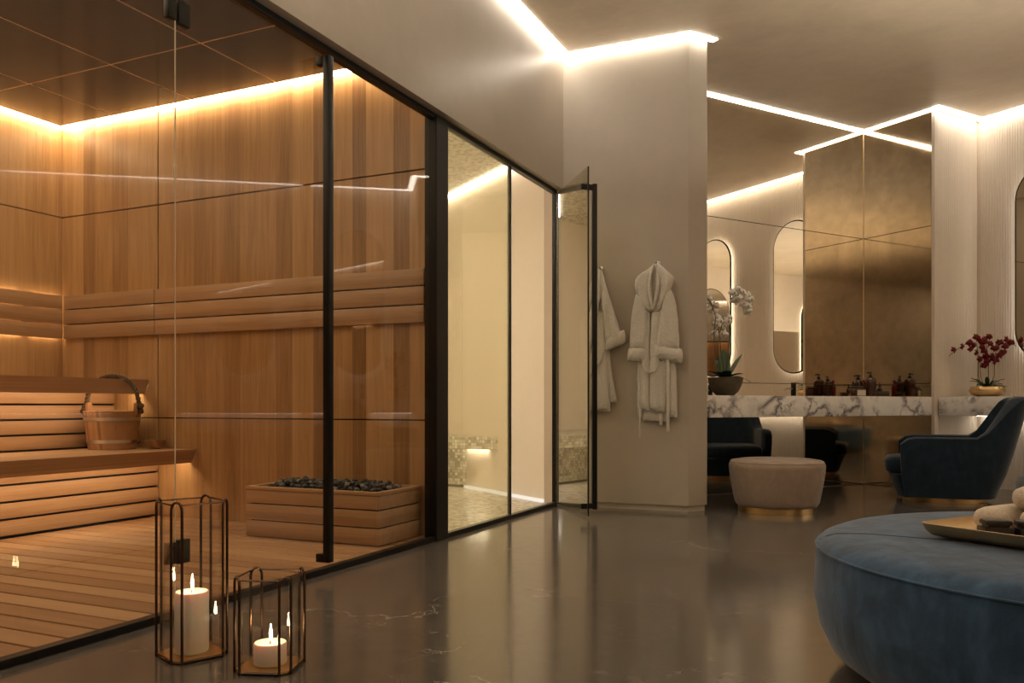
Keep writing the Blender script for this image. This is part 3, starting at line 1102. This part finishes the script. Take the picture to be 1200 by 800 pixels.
seg = 60
rings = []
for z, dr in ((0, -.004), (.004, 0), (ph - .004, 0), (ph, -.004), (ph, -.016), (.03, -.018), (.028, -.10)):
    rings.append([((pr_(z) + dr + (.0 if k % 4 else -.0016)) * math.cos(2 * PI * k / seg), (pr_(z) + dr + (.0 if k % 4 else -.0016)) * math.sin(2 * PI * k / seg), z) for k in range(seg)])
obj('staves', MB().loft(rings), M['pail_wood'], t, smooth=40)
for z in (.055, .205):
    obj('hoop', MB().lathe([(pr_(z - .011) - .003, z - .011), (pr_(z - .011) + .003, z - .011), (pr_(z + .011) + .003, z + .011), (pr_(z + .011) - .003, z + .011)], seg), M['steel'], t)
hd = Vector((.95, .30, 0)).normalized()      # handle plane, roughly across the view
hd = frame('S').to_3x3().inverted() @ Vector((.97, -.12, 0))
for s in (-1, 1):
    c = hd * (s * (R1 - .004))
    obj('lug', MB().box((-.012, -.022, 0), (.012, .022, .085), .005, 2, Matrix.Translation(c + Vector((0, 0, ph - .03))) @ Matrix.Rotation(math.atan2(hd.y, hd.x), 4, 'Z')), M['pail_wood'], t)
    k0 = hd * (s * (R1 + .028)) + Vector((0, 0, ph + .012))
    mb = MB()
    for q in range(7):
        mb.ball(k0 + Vector((random.uniform(-.016, .016), random.uniform(-.012, .012), random.uniform(-.035, .024))), .017, 1, .9, 1, 1, .15)
    obj('knot', mb, M['rope'], t)
arch = []
for k in range(41):
    a_ = PI * k / 40
    arch.append(hd * (math.cos(a_) * (R1 + .012) * (1 if abs(math.cos(a_)) < .9 else 1)) + Vector((0, 0, ph + .012 + .225 * math.sin(a_) ** .8)))
# twisted rope: two strands
for ph0 in (0, PI):
    pts = []
    for k in range(161):
        u = k / 4
        i = min(int(u), 39)
        p = arch[i].lerp(arch[i + 1], u - i)
        tn = (arch[min(i + 1, 40)] - arch[i]).normalized()
        n1 = tn.cross(Vector((-hd.y, hd.x, 0))).normalized()
        n2 = tn.cross(n1)
        an = ph0 + k * .55
        pts.append(p + (n1 * math.cos(an) + n2 * math.sin(an)) * .0075)
    obj('rope_strand', MB().tube(pts, .0095, 6), M['rope'], t)

lp = W('S', -2.165, -1.975, .4965)
t = thing('sauna_ladle', lp, SANG, 'small wooden ladle bowl lying behind the pail', 'ladle')
obj('bowl', MB().lathe([(.027, 0), (.038, .003), (.058, .03), (.066, .060), (.061, .060), (.051, .03), (.022, .012), (.005, .011)], 32), M['pail_wood'], t)
obj('handle', MB().tube([(-.05, -.005, .046), (-.10, -.02, .05), (-.24, .035, .03), (-.34, .07, .010)], [.009, .009, .010, .011], 8), M['pail_wood'], t)

# ------------------------------------------------------------------ candle lanterns
def lantern(name, loc, rz, half, ch, h, label, cr, ch_z, clabel):
    t = thing(name, loc, rz, label, 'lantern', 'glass lanterns on the floor')
    def octa(hh, c):
        return [(hh - c, -hh), (hh, -hh + c), (hh, hh - c), (hh - c, hh), (-hh + c, hh), (-hh, hh - c), (-hh, -hh + c), (-hh + c, -hh)]
    o8 = octa(half, ch)
    r = .0042
    # each chamfered corner: two uprights joined by a rounded bow over the top
    for i in (0, 2, 4, 6):
        A_, B_ = Vector((*o8[i], 0)), Vector((*o8[i + 1], 0))
        m = (A_ + B_) / 2
        inn = -m.normalized()
        pts = [A_ + Vector((0, 0, .0005)), A_ + Vector((0, 0, h - .03))]
        for k in range(1, 8):
            a_ = PI * k / 8
            pts.append(m + (A_ - m) * math.cos(a_) + Vector((0, 0, h - .03 + .026 * math.sin(a_))))
        pts += [B_ + Vector((0, 0, h - .03)), B_ + Vector((0, 0, .0005))]
        obj('frame_rod', MB().tube(pts, r, 8), M['copper'], t)
    # rails along the four sides, top and bottom
    for z, rr in ((h - .012, .003), (.008, .003)):
        for i in (1, 3, 5, 7):
            A_, B_ = Vector((*o8[i], z)), Vector((*o8[(i + 1) % 8], z))
            obj('rail', MB().tube([A_, B_], rr, 6), M['copper'], t)
    gi = octa(half - .0075, ch)
    for i in range(8):
        A_, B_ = Vector((*gi[i], 0)), Vector((*gi[(i + 1) % 8], 0))
        d_ = (B_ - A_).normalized()
        n_ = Vector((d_.y, -d_.x, 0))
        A2, B2 = A_ + d_ * .001, B_ - d_ * .001
        obj('glass_pane', MB().prism([(A2.x, A2.y), (B2.x, B2.y), (B2.x - n_.x * .003, B2.y - n_.y * .003), (A2.x - n_.x * .003, A2.y - n_.y * .003)], .012, h - .016), M['lantern_glass'], t, smooth=0)
    obj('base_plate', MB().prism(octa(half - .003, ch), .004, .011), M['gold'], t, smooth=0)
    c = thing('candle', loc + Vector((0, 0, .0115)), 0, clabel, 'candle', 'lit candles in the lanterns')
    z = ch_z
    obj('wax', MB().lathe([(cr - .004, 0), (cr, .004), (cr, z - .004), (cr - .003, z), (cr - .009, z - .001), (cr - .014, z - .004), (.004, z - .006)], 40), M['wax'], c, smooth=50)
    obj('wick', MB().tube([(0, 0, z - .007), (.001, 0, z + .004), (.002, 0, z + .012)], .0016, 6), M['wick'], c)
    fl = obj('flame', MB().lathe([(.0006, z + .006), (.003, z + .010), (.0046, z + .018), (.0043, z + .027), (.0026, z + .038), (.001, z + .050), (.0002, z + .055)], 14, (.002, 0, 0)), M['flame'], c)
    return t


lantern('candle_lantern', Vector((-1.024, 2.688, 0)), math.radians(42), .0885, .024, .503, 'tall copper framed glass lantern on the floor by the sauna', .052, .193, 'tall cream pillar candle burning in the taller lantern')
lantern('candle_lantern', Vector((-.737, 2.562, 0)), math.radians(-5), .0865, .026, .293, 'short copper framed glass lantern right of the tall one', .049, .066, 'short cream candle burning in the shorter lantern')

# ------------------------------------------------------------------ tray with towels on the ottoman
tk = Vector((1.148, 2.394, 0))
TZ = .4258
t = thing('serving_tray', W(None, tk.x, tk.y, TZ), MANG, 'square gold tray with upturned rim on the blue ottoman', 'tray')
TW, TL, th_ = .64, .60, .040


def rrect(x0, y0, x1, y1, r, z, n=5):
    pts = []
    for cx, cy, a0 in ((x1 - r, y1 - r, 0), (x0 + r, y1 - r, PI / 2), (x0 + r, y0 + r, PI), (x1 - r, y0 + r, 1.5 * PI)):
        for k in range(n + 1):
            a_ = a0 + PI / 2 * k / n
            pts.append((cx + r * math.cos(a_), cy + r * math.sin(a_), z))
    return pts


ri = []
for g, z in ((.055, 0), (.025, .006), (.008, .018), (0, th_), (.004, th_ + .0005), (.012, .020), (.028, .011), (.058, .006)):
    ri.append(rrect(g, -TL + g, TW - g, -g, .022 + .02 * (g < .01), z))
obj('pan', MB().loft(ri), M['soft_gold'], t, smooth=45)


def towel(label, loc, rz, r, L_, tilt=0.0):
    t = thing('rolled_towel', loc, rz, label, 'towel', 'rolled towels on the tray')
    rings = []
    n = 32
    for k in range(15):
        x = -L_ / 2 + L_ * k / 14
        e = 1 - .45 * (abs(2 * k / 14 - 1) ** 9)
        rings.append([(x, math.cos(2 * PI * j / n) * r * e * (1 + .02 * math.sin(3 * x * 40 + j)), r + math.sin(2 * PI * j / n) * r * e * .94) for j in range(n)])
    obj('roll', MB().loft(rings), M['terry_towel'], t, smooth=70)
    return t


tz = TZ + .0075


def tow(x, y, z, r, L_, lab):
    d_ = Vector((.868, .4965, 0))
    towel(lab, Vector((x, y, z)) + d_ * (L_ / 2), MANG, r, L_)


tow(1.355, 2.435, tz, .036, .30, 'rolled cream towel lying lowest on the tray towards the back corner')
tow(1.455, 2.375, tz, .036, .28, 'rolled cream towel lying on the tray beside the black dishes')
tow(1.475, 2.445, tz + .0585, .036, .28, 'rolled cream towel topmost on the other two')


def dish(label, loc, rz):
    t = thing('lidded_dish', loc, rz, label, 'dish', 'black dishes on the tray')
    obj('body', MB().box((-.039, -.030, 0), (.039, .030, .030), .004), M['tray_black'], t)
    obj('lid', MB().box((-.035, -.026, .035), (.035, .026, .050), .006), M['tray_black'], t)
    obj('spacer', MB().box((-.028, -.020, .0295), (.028, .020, .0355)), M['tray_black'], t)
    return t


dish('black lidded dish at the front rim of the gold tray', Vector((1.338, 2.325, tz)), -.12)
dish('black lidded dish further right on the gold tray', Vector((1.420, 2.300, tz)), -.12)


# ------------------------------------------------------------------ robes
def robe(hook_w, hook_z, label, hlabel, variant):
    u = (Vector((1.314, 6.254, 0)) - C0).normalized()
    base = C0 + u * hook_w
    nrm = Vector((u.y, -u.x, 0))            # out of the wall, towards the camera
    ang = math.atan2(u.y, u.x)
    # hook: local x along the wall, -y out of the wall
    hk = thing('wall_hook', base + Vector((0, 0, hook_z)), ang, hlabel, 'hook', 'robe hooks on the partition')
    obj('plate', MB().box((-.018, -.008, -.018), (.018, .0, .022), .003), M['steel'], hk)
    obj('peg', MB().tube([(0, -.006, 0), (0, -.03, -.002), (0, -.048, .004), (0, -.056, .018)], [.007, .007, .007, .009], 10), M['steel'], hk)
    t = thing('bathrobe', base + nrm * .004 + Vector((0, 0, hook_z - 1.18)), ang, label, 'robe', 'white robes on the partition')

    def cloth(name, rows, y0, dep, folds=0.0, amp=.006, seed=1, n=40, hem=0.0, flat=1.3):
        """padded cloth: rows of (z, left, right[, y shift]); lens section with vertical folds on the front"""
        rnd = random.Random(seed)
        p1, p2, p3 = (rnd.uniform(0, 6.28) for _ in range(3))
        rings = []
        rows = [tuple(r) + (0.0,) * (4 - len(r)) for r in rows]
        zs = [r[0] for r in rows]
        # resample smoothly
        fine = []
        for a_, b_ in zip(rows, rows[1:]):
            st = max(1, int(abs(a_[0] - b_[0]) / .022))
            for k in range(st):
                f_ = k / st
                fine.append([a_[q] + (b_[q] - a_[q]) * f_ for q in range(len(a_))])
        fine.append(list(rows[-1]))
        for _ in range(2):
            fine = [fine[0]] + [[fine[i][0]] + [(fine[i - 1][q] + 2 * fine[i][q] + fine[i + 1][q]) / 4 for q in range(1, len(fine[i]))] for i in range(1, len(fine) - 1)] + [fine[-1]]
        zt, zb = max(zs), min(zs)
        for i, r in enumerate(fine):
            z, xl, xr = r[:3]
            ys = r[3] if len(r) > 3 else 0.0
            c, hw = (xl + xr) / 2, max(.001, (xr - xl) / 2)
            ef = min(1.0, .45 + i * .28, .45 + (len(fine) - 1 - i) * .28)
            low = (zt - z) / max(.01, zt - zb)
            ring = []
            for k in range(n):
                a_ = 2 * PI * k / n
                ca, sa = math.cos(a_), math.sin(a_)
                x = c + hw * math.copysign(abs(ca) ** .8, ca)
                d_ = min(dep, hw * 1.2) * math.copysign(abs(sa) ** .7, sa) * ef
                y = y0 + ys + d_
                zz = z
                if sa < 0 and folds:
                    y += amp * (.35 + .65 * low) * (math.sin(x * folds + p1 + z * 1.1) + .6 * math.sin(x * folds * 2.1 + p2 - z * 1.9)) * abs(sa) ** .4
                if hem and z < zb + .06:
                    zz += hem * math.sin(x * 24 + p3)
                w_ = mnoise.noise(Vector((x * 16 + seed, z * 11, sa * .6 + seed * 3))) + .5 * mnoise.noise(Vector((x * 42, z * 30 + seed, sa)))
                y += w_ * (.0055 if sa < 0 else .0)
                x += mnoise.noise(Vector((seed * 7.0, z * 14, ca))) * .0035
                ring.append((x, min(y, -.0015), zz))
            rings.append(ring)
        return obj(name, MB().loft(rings), M['terry'], t, smooth=75)

    if variant == 0:
        cloth('robe_back', [(.0, -.115, .085), (.2, -.12, .10), (.5, -.13, .13), (.85, -.12, .11)], -.022, .018, 50, .006, 3, hem=.006)
        cloth('front_panel', [(.03, -.147, -.112), (.3, -.146, -.105), (.6, -.14, -.09), (.88, -.12, -.08)], -.034, .026, 70, .005, 4)
        cloth('front_panel', [(.085, -.118, -.051), (.3, -.124, -.050), (.6, -.12, -.048), (.86, -.11, -.04), (.9, -.09, -.03)], -.052, .024, 75, .006, 5, hem=.008)
        cloth('front_panel', [(.075, -.048, .072), (.3, -.049, .080), (.6, -.046, .090), (.86, -.03, .09), (.9, -.01, .08)], -.052, .026, 66, .007, 6, hem=.010)
        cloth('front_panel', [(.03, .088, .156), (.3, .086, .150), (.6, .07, .14), (.88, .06, .11)], -.036, .028, 70, .006, 7)
        cloth('sleeve', [(.53, -.197, -.085, -.006), (.6, -.196, -.072, -.004), (.72, -.190, -.062), (.85, -.176, -.062), (.93, -.158, -.066), (.975, -.140, -.075)], -.062, .044, 46, .006, 8)
        cloth('sleeve', [(.53, .000, .176, -.006), (.6, .012, .176, -.004), (.72, .030, .170), (.85, .046, .154), (.94, .055, .134), (.985, .062, .110)], -.064, .046, 44, .006, 9)
        cloth('cuff', [(.452, -.214, -.075, -.004), (.462, -.218, -.072, -.006), (.50, -.219, -.074, -.006), (.545, -.208, -.078, -.004), (.553, -.205, -.08, 0)], -.064, .040, 44, .006, 10)
        c_ = cloth('cuff', [(.448, .006, .190, -.004), (.458, -.004, .204, -.006), (.49, -.012, .208, -.006), (.545, -.008, .198, -.004), (.555, -.002, .192, 0)], -.066, .042, 40, .006, 11)
        for v in c_.data.vertices:
            v.co.z -= (v.co.x - .10) * .22
        # shoulders behind the hood
        cloth('robe_yoke', [(.84, -.13, .12), (.92, -.13, .115), (.98, -.115, .10), (1.03, -.07, .065)], -.030, .026, 0)
        # hood lining and the two draped lobes with their open front
        cloth('hood_lining', [(.84, -.05, .03), (.95, -.07, .06), (1.06, -.08, .07), (1.15, -.03, .04), (1.178, -.006, .018)], -.045, .020, 40, .004, 12)
        cloth('hood', [(.818, -.045, -.006), (.84, -.072, -.010), (.88, -.104, -.018), (.93, -.128, -.022), (.975, -.143, -.026), (1.02, -.160, -.030), (1.062, -.168, -.030), (1.09, -.130, -.026), (1.135, -.066, -.018), (1.178, -.008, .000)], -.078, .032, 38, .006, 13)
        cloth('hood', [(.818, -.016, .020), (.84, -.006, .048), (.88, .006, .074), (.93, .018, .092), (.98, .026, .112), (1.03, .030, .138), (1.075, .030, .146), (1.10, .026, .112), (1.14, .018, .064), (1.178, .008, .022)], -.078, .032, 38, .006, 14)
        obj('hood_edge', MB().tube([(-.012, -.088, 1.165), (-.030, -.108, 1.09), (-.040, -.118, 1.02), (-.034, -.120, .95), (-.022, -.116, .89), (-.010, -.106, .835)], [.006, .010, .012, .012, .011, .008], 10), M['terry'], t, smooth=70)
        obj('hood_edge', MB().tube([(.014, -.088, 1.165), (.026, -.106, 1.09), (.032, -.118, 1.02), (.022, -.120, .95), (.006, -.116, .89), (-.006, -.106, .835)], [.006, .010, .012, .012, .011, .008], 10), M['terry'], t, smooth=70)
        loop = [(-.098, -.082, .50), (-.090, -.090, .42), (-.070, -.096, .375), (-.035, -.100, .362), (.005, -.099, .372), (.022, -.094, .41), (.025, -.086, .48)]
        obj('belt', MB().tube(loop, .010, 8, flat=.6), M['terry'], t, smooth=70)
        obj('belt_end', MB().box((-.122, -.092, -.125), (-.110, -.083, .10), .003), M['terry'], t)
        obj('belt_end', MB().box((.086, -.094, -.075), (.108, -.083, .46), .003), M['terry'], t)
        obj('hanging_tab', MB().box((.022, -.048, -.028), (.046, -.041, .10), .003), M['terry'], t)
    else:
        cloth('robe_back', [(.09, -.16, .080), (.2, -.165, .078), (.35, -.162, .074), (.5, -.155, .072), (.7, -.14, .088), (.88, -.115, .082), (1.02, -.085, .055), (1.12, -.045, .026), (1.176, -.014, .010)], -.030, .028, 55, .007, 21, hem=.01)
        cloth('front_panel', [(.095, -.065, .070), (.2, -.066, .070), (.35, -.07, .066), (.5, -.075, .06), (.7, -.07, .05), (.86, -.055, .03)], -.056, .022, 60, .006, 22, hem=.008)
        cloth('front_panel', [(.075, -.168, -.078), (.3, -.166, -.08), (.5, -.155, -.08), (.75, -.14, -.085)], -.052, .024, 60, .006, 23, hem=.008)
        cloth('tail', [(.155, .078, .132), (.25, .07, .116), (.4, .055, .086), (.56, .045, .074)], -.030, .022, 60, .005, 24)
        cloth('lapel', [(.70, -.15, -.105), (.80, -.135, -.085), (.95, -.105, -.050), (1.08, -.058, -.018), (1.176, -.014, -.002)], -.074, .018, 0)
        cloth('lapel', [(.56, -.105, -.070), (.65, -.100, -.050), (.78, -.085, -.020), (.92, -.050, .012), (1.03, -.022, .034), (1.10, -.006, .030), (1.176, .001, .012)], -.082, .020, 0)
        cloth('sleeve', [(.60, .058, .190, -.006), (.70, .050, .166, -.004), (.85, .034, .116), (.97, .018, .076), (1.06, .012, .050), (1.12, .012, .030)], -.060, .040, 50, .007, 25)
        c_ = cloth('cuff', [(.555, .062, .202), (.565, .056, .210), (.60, .054, .212), (.648, .056, .200), (.655, .06, .195)], -.064, .040, 44, .006, 26)
        for v in c_.data.vertices:
            v.co.z += (v.co.x - .09) * .42
        obj('belt', MB().tube([(-.14, -.066, .36), (-.09, -.082, .34), (-.03, -.086, .40), (.02, -.082, .48), (.05, -.074, .56)], .009, 8, flat=.6), M['terry'], t, smooth=70)
        obj('belt_end', MB().box((-.105, -.090, -.02), (-.082, -.080, .36), .003), M['terry'], t)
    return t


robe(.832, 1.857, 'white hooded towelling robe with tied belt on the right hook', 'steel hook above the hooded robe', 0)
robe(.389, 1.846, 'white towelling robe hanging beside the open glass door', 'steel hook above the robe beside the glass door', 1)


# ------------------------------------------------------------------ orchids
def blossom_mesh(name, mat, lip, size):
    mb = MB()
    for k, (an, ln, wd) in enumerate(((PI / 2, 1.0, .62), (PI / 2 + 1.35, 1.05, .95), (PI / 2 - 1.35, 1.05, .95), (PI / 2 + 2.5, .95, .58), (PI / 2 - 2.5, .95, .58))):
        rot = Matrix.Rotation(an, 4, 'Y') @ Matrix.Rotation(.25, 4, 'Z')
        # petal in xz plane pointing along x, facing -y
        rings = []
        for j in range(6):
            f_ = j / 5
            x = size * ln * f_
            w_ = size * wd * .5 * math.sin(PI * min(.97, .10 + .88 * f_)) + .0008
            y = -.10 * size + .28 * size * f_ * f_
            rings.append([rot @ Vector((x, y - .002 * size, -w_)), rot @ Vector((x, y - .09 * size, 0)), rot @ Vector((x, y, w_)), rot @ Vector((x, y + .05 * size, 0))])
        mb.loft(rings)
    me = bpy.data.meshes.new(name)
    mb.bm.to_mesh(me)
    mb.bm.free()
    me.materials.append(mat)
    me.polygons.foreach_set('use_smooth', [True] * len(me.polygons))
    l = MB()
    l.ball((0, -.18 * size, -.08 * size), .2 * size, .8, 1, 1.1, 1)
    m2 = bpy.data.meshes.new(name + '_lip')
    l.bm.to_mesh(m2)
    l.bm.free()
    m2.materials.append(lip)
    return me, m2


def blossom(parent, meshes, p, seed):
    rn = random.Random(seed)
    o = bpy.data.objects.new('blossom', meshes[0])
    COL.objects.link(o)
    o.parent = parent
    o.location = p
    o.rotation_euler = (rn.uniform(-.35, .25), rn.uniform(-.5, .5), rn.uniform(-.8, .8))
    l = bpy.data.objects.new('lip', meshes[1])
    COL.objects.link(l)
    l.parent = o


def leaf(parent, a_, L_, w_, rise, droop, z0, mat, r0=.02):
    rings = []
    d_ = Vector((math.cos(a_), math.sin(a_), 0))
    s_ = Vector((-math.sin(a_), math.cos(a_), 0))
    n = 9
    for k in range(n):
        f_ = k / (n - 1)
        p = d_ * (r0 + L_ * f_) + Vector((0, 0, z0 + rise * f_ - droop * f_ * f_))
        ww = w_ * math.sin(PI * (.12 + .86 * f_)) ** .8 + .001
        rings.append([p - s_ * ww + Vector((0, 0, .25 * ww)), p + Vector((0, 0, -.003)), p + s_ * ww + Vector((0, 0, .25 * ww)), p + Vector((0, 0, .003))])
    obj('leaf', MB().loft(rings), mat, parent, smooth=60)


# white orchid in its brown bowl
px0, Yw = 850, 6.88
sc_ = FPX / Yw
t = thing('potted_orchid', Vector(((px0 - 600) / sc_, Yw, CT + .0005)), 0, 'white orchid in a brown stoneware bowl on the long marble counter', 'orchid')
obj('bowl', MB().lathe([(.05, 0), (.07, .002), (.105, .035), (.130, .085), (.141, .135), (.142, .150), (.134, .150), (.128, .135), (.01, .132)], 40), M['clay'], t, smooth=50)
obj('soil', MB().lathe([(.127, .128), (.12, .138), (.06, .144), (.005, .146)], 24), M['darkwood'], t)


def wp(px, y, dy=0.0):
    return Vector(((px - px0) / sc_, dy, .15 + (442.0 - y) / sc_))


for a_, L_, w_, rs_, dr_ in ((3.2, .16, .030, .13, .07), (2.7, .14, .034, .08, .03), (3.9, .13, .034, .10, .05), (1.5, .07, .050, .26, .02), (2.2, .08, .045, .18, .02), (.25, .13, .042, .22, .02), (-.4, .12, .036, .08, .04), (-1.4, .11, .036, .07, .04), (4.6, .10, .040, .09, .03), (5.9, .18, .014, .07, .10), (.1, .12, .024, .05, .04)):
    leaf(t, a_, L_, w_, rs_, dr_, .14, M['leaf'])
stems = [[(843, 441), (837, 415), (836, 390), (838, 372), (834, 358), (829, 350)],
         [(845, 441), (841, 415), (842, 395), (846, 380), (852, 374), (856, 372)],
         [(850, 441), (845, 410), (844, 396), (842, 384), (838, 390)],
         [(852, 441), (855, 410), (856, 380), (857, 352), (862, 341), (872, 341), (880, 349), (881, 360)]]
for i, s in enumerate(stems):
    obj('stem', MB().tube([wp(x, y, -.02 + .015 * i) for x, y in s], .0035, 6), M['stem'], t)
bm_w = blossom_mesh('white_blossom', M['petal_white'], M['lip_yellow'], .046)
for i, (x, y) in enumerate([(829, 349), (832, 354), (837, 357), (836, 362), (840, 371), (844, 376), (840, 380), (848, 381), (838, 390), (846, 391), (853, 376), (857, 372),
                            (859, 343), (865, 339), (872, 341), (878, 346), (862, 351), (868, 350), (873, 355), (877, 358), (881, 350), (866, 345), (876, 364)]):
    blossom(t, bm_w, wp(x, y, random.uniform(-.05, .03)), i)

# red orchid in its gold bowl
px1, Yr = 1157, 7.80
sr = FPX / Yr
t = thing('potted_orchid', Vector(((px1 - 600) / sr, Yr, CT + .0005)), 0, 'dark red orchid in a shallow gold bowl on the vanity counter', 'orchid')
obj('bowl', MB().lathe([(.04, 0), (.09, .003), (.135, .025), (.152, .052), (.150, .075), (.138, .094), (.130, .094), (.13, .08), (.01, .078)], 40), M['gold'], t, smooth=50)
obj('soil', MB().lathe([(.13, .076), (.10, .088), (.005, .092)], 24), M['darkwood'], t)


def rp(px, y, dy=0.0):
    return Vector(((px - px1) / sr, dy, (465.0 - y) / sr))


for k in range(16):
    a_ = 2 * PI * k / 16 + random.uniform(-.15, .15)
    leaf(t, a_, random.uniform(.11, .17), random.uniform(.012, .022), random.uniform(.05, .18), random.uniform(.04, .12), .08, M['leaf'])
rst = [[(1148, 455), (1145, 440), (1145, 420), (1143, 402), (1135, 401), (1124, 407), (1116, 413), (1111, 417)],
       [(1157, 455), (1158, 440), (1158, 420), (1155, 400), (1152, 394)],
       [(1160, 455), (1166, 440), (1166, 420), (1170, 403), (1180, 398), (1188, 403), (1192, 406)],
       [(1156, 455), (1151, 440), (1150, 425), (1156, 410), (1164, 402)]]
for i, s in enumerate(rst):
    obj('stem', MB().tube([rp(x, y, -.02 + .015 * i) for x, y in s], .003, 6), M['stem'], t)
bm_r = blossom_mesh('red_blossom', M['petal_red'], M['lip_dark'], .038)
reds = [(1121, 409), (1126, 406), (1133, 402), (1137, 409), (1144, 397), (1148, 394), (1148, 401), (1156, 397), (1155, 402), (1160, 394), (1141, 405), (1144, 413), (1148, 407), (1152, 412),
        (1156, 410), (1154, 418), (1147, 421), (1154, 423), (1151, 428), (1161, 417), (1162, 424), (1166, 420), (1164, 408), (1168, 416), (1173, 401), (1176, 398), (1176, 406), (1178, 412),
        (1173, 413), (1184, 401), (1184, 404), (1169, 421), (1159, 403), (1168, 407), (1140, 400), (1152, 399)]
for i, (x, y) in enumerate(reds):
    blossom(t, bm_r, rp(x, y, random.uniform(-.07, .06)), 100 + i)

# ------------------------------------------------------------------ faucets of the vanity
for i, s in enumerate((.67, 2.08)):
    t = thing('faucet', W('M', PX - .14, QL - s, CT + .0005), MANG, ['dark tap below the oval mirror nearest the corner', 'dark tap below the oval mirror further along the vanity'][i], 'faucet', 'taps on the vanity')
    obj('column', MB().box((-.022, -.022, 0), (.022, .022, .19), .004), M['black'], t)
    obj('spout', MB().tube([(-.015, 0, .115), (-.10, 0, .118), (-.145, 0, .11), (-.155, 0, .09)], .009, 10), M['steel'], t)

# ------------------------------------------------------------------ bottles on their tray
kk = Vector((-.36, -.285, 0))
t = thing('vanity_tray', W('M', kk.x, kk.y, CT + .0005), MANG, 'thin gold tray under the amber bottles on the marble counter', 'tray')
obj('plate', MB().box((-.24, -.10, 0), (.24, .10, .008), .003), M['gold'], t)
bz = CT + .009


def px_on(px, dv):
    """point along the image column at depth Y=dv"""
    return Vector(((px - 600) * dv / FPX, dv, bz))


def pump_bottle(px, Y, r, h, label, mat, turn=0.0):
    t = thing('pump_bottle', px_on(px, Y), turn, label, 'bottle', 'amber bottles on the counter')
    obj('body', MB().lathe([(r - .004, 0), (r, .004), (r, h * .66), (r * .93, h * .71), (r * .6, h * .76), (.014, h * .78), (.014, h * .80)], 28), mat, t, smooth=50)
    obj('collar', MB().lathe([(.017, h * .80), (.017, h * .87), (.006, h * .875)], 20), M['black'], t)
    obj('pump', MB().tube([(0, 0, h * .87), (0, 0, h * .97)], .005, 8).tube([(.012, 0, h * .975), (-.03, 0, h * .975), (-.045, 0, h * .95)], .0065, 8), M['black'], t)
    return t


pump_bottle(1020, 8.06, .052, .232, 'tallest amber pump bottle on the gold tray', M['amber'], .5)
pump_bottle(1006, 8.16, .042, .205, 'amber pump bottle behind the labelled jar', M['amber'], 0.1)
t = thing('labelled_jar', px_on(1004, 8.02), .15, 'squat amber jar with a blank paper label on the gold tray', 'jar', 'amber bottles on the counter')
obj('body', MB().box((-.07, -.04, 0), (.07, .04, .075), .008), M['amber'], t)
obj('lid', MB().box((-.055, -.034, .076), (.055, .034, .094), .004), M['darkwood'], t)
obj('paper_label', MB().box((-.018, -.0425, .006), (.068, -.0405, .058)), M['paper'], t, smooth=0)
t = thing('red_bottle', px_on(1013, 8.20), 0, 'small red stoppered bottle between the two pump bottles', 'bottle', 'amber bottles on the counter')
obj('body', MB().lathe([(.022, 0), (.026, .004), (.026, .10), (.018, .12), (.010, .125), (.010, .135)], 20), M['red_glass'], t, smooth=50)
obj('stopper', MB().lathe([(.013, .135), (.015, .15), (.012, .163), (.002, .166)], 16), M['red_glass'], t, smooth=50)
t = thing('wooden_box', px_on(1033, 8.13), .05, 'low dark lacquered box under the dropper bottle', 'box')
obj('body', MB().box((-.062, -.035, 0), (.062, .035, .034), .003), M['darkwood'], t)
obj('lid', MB().box((-.064, -.037, .036), (.064, .037, .048), .003), M['darkwood'], t)
t = thing('dropper_bottle', px_on(1031, 8.13) + Vector((0, 0, .0485)), 0, 'small dropper bottle standing on the dark box', 'bottle', 'amber bottles on the counter')
obj('body', MB().lathe([(.018, 0), (.021, .003), (.021, .028), (.010, .036), (.009, .04)], 20), M['amber'], t, smooth=50)
obj('dropper', MB().lathe([(.011, .04), (.011, .052), (.006, .056), (.006, .075), (.002, .08)], 14), M['black'], t, smooth=50)
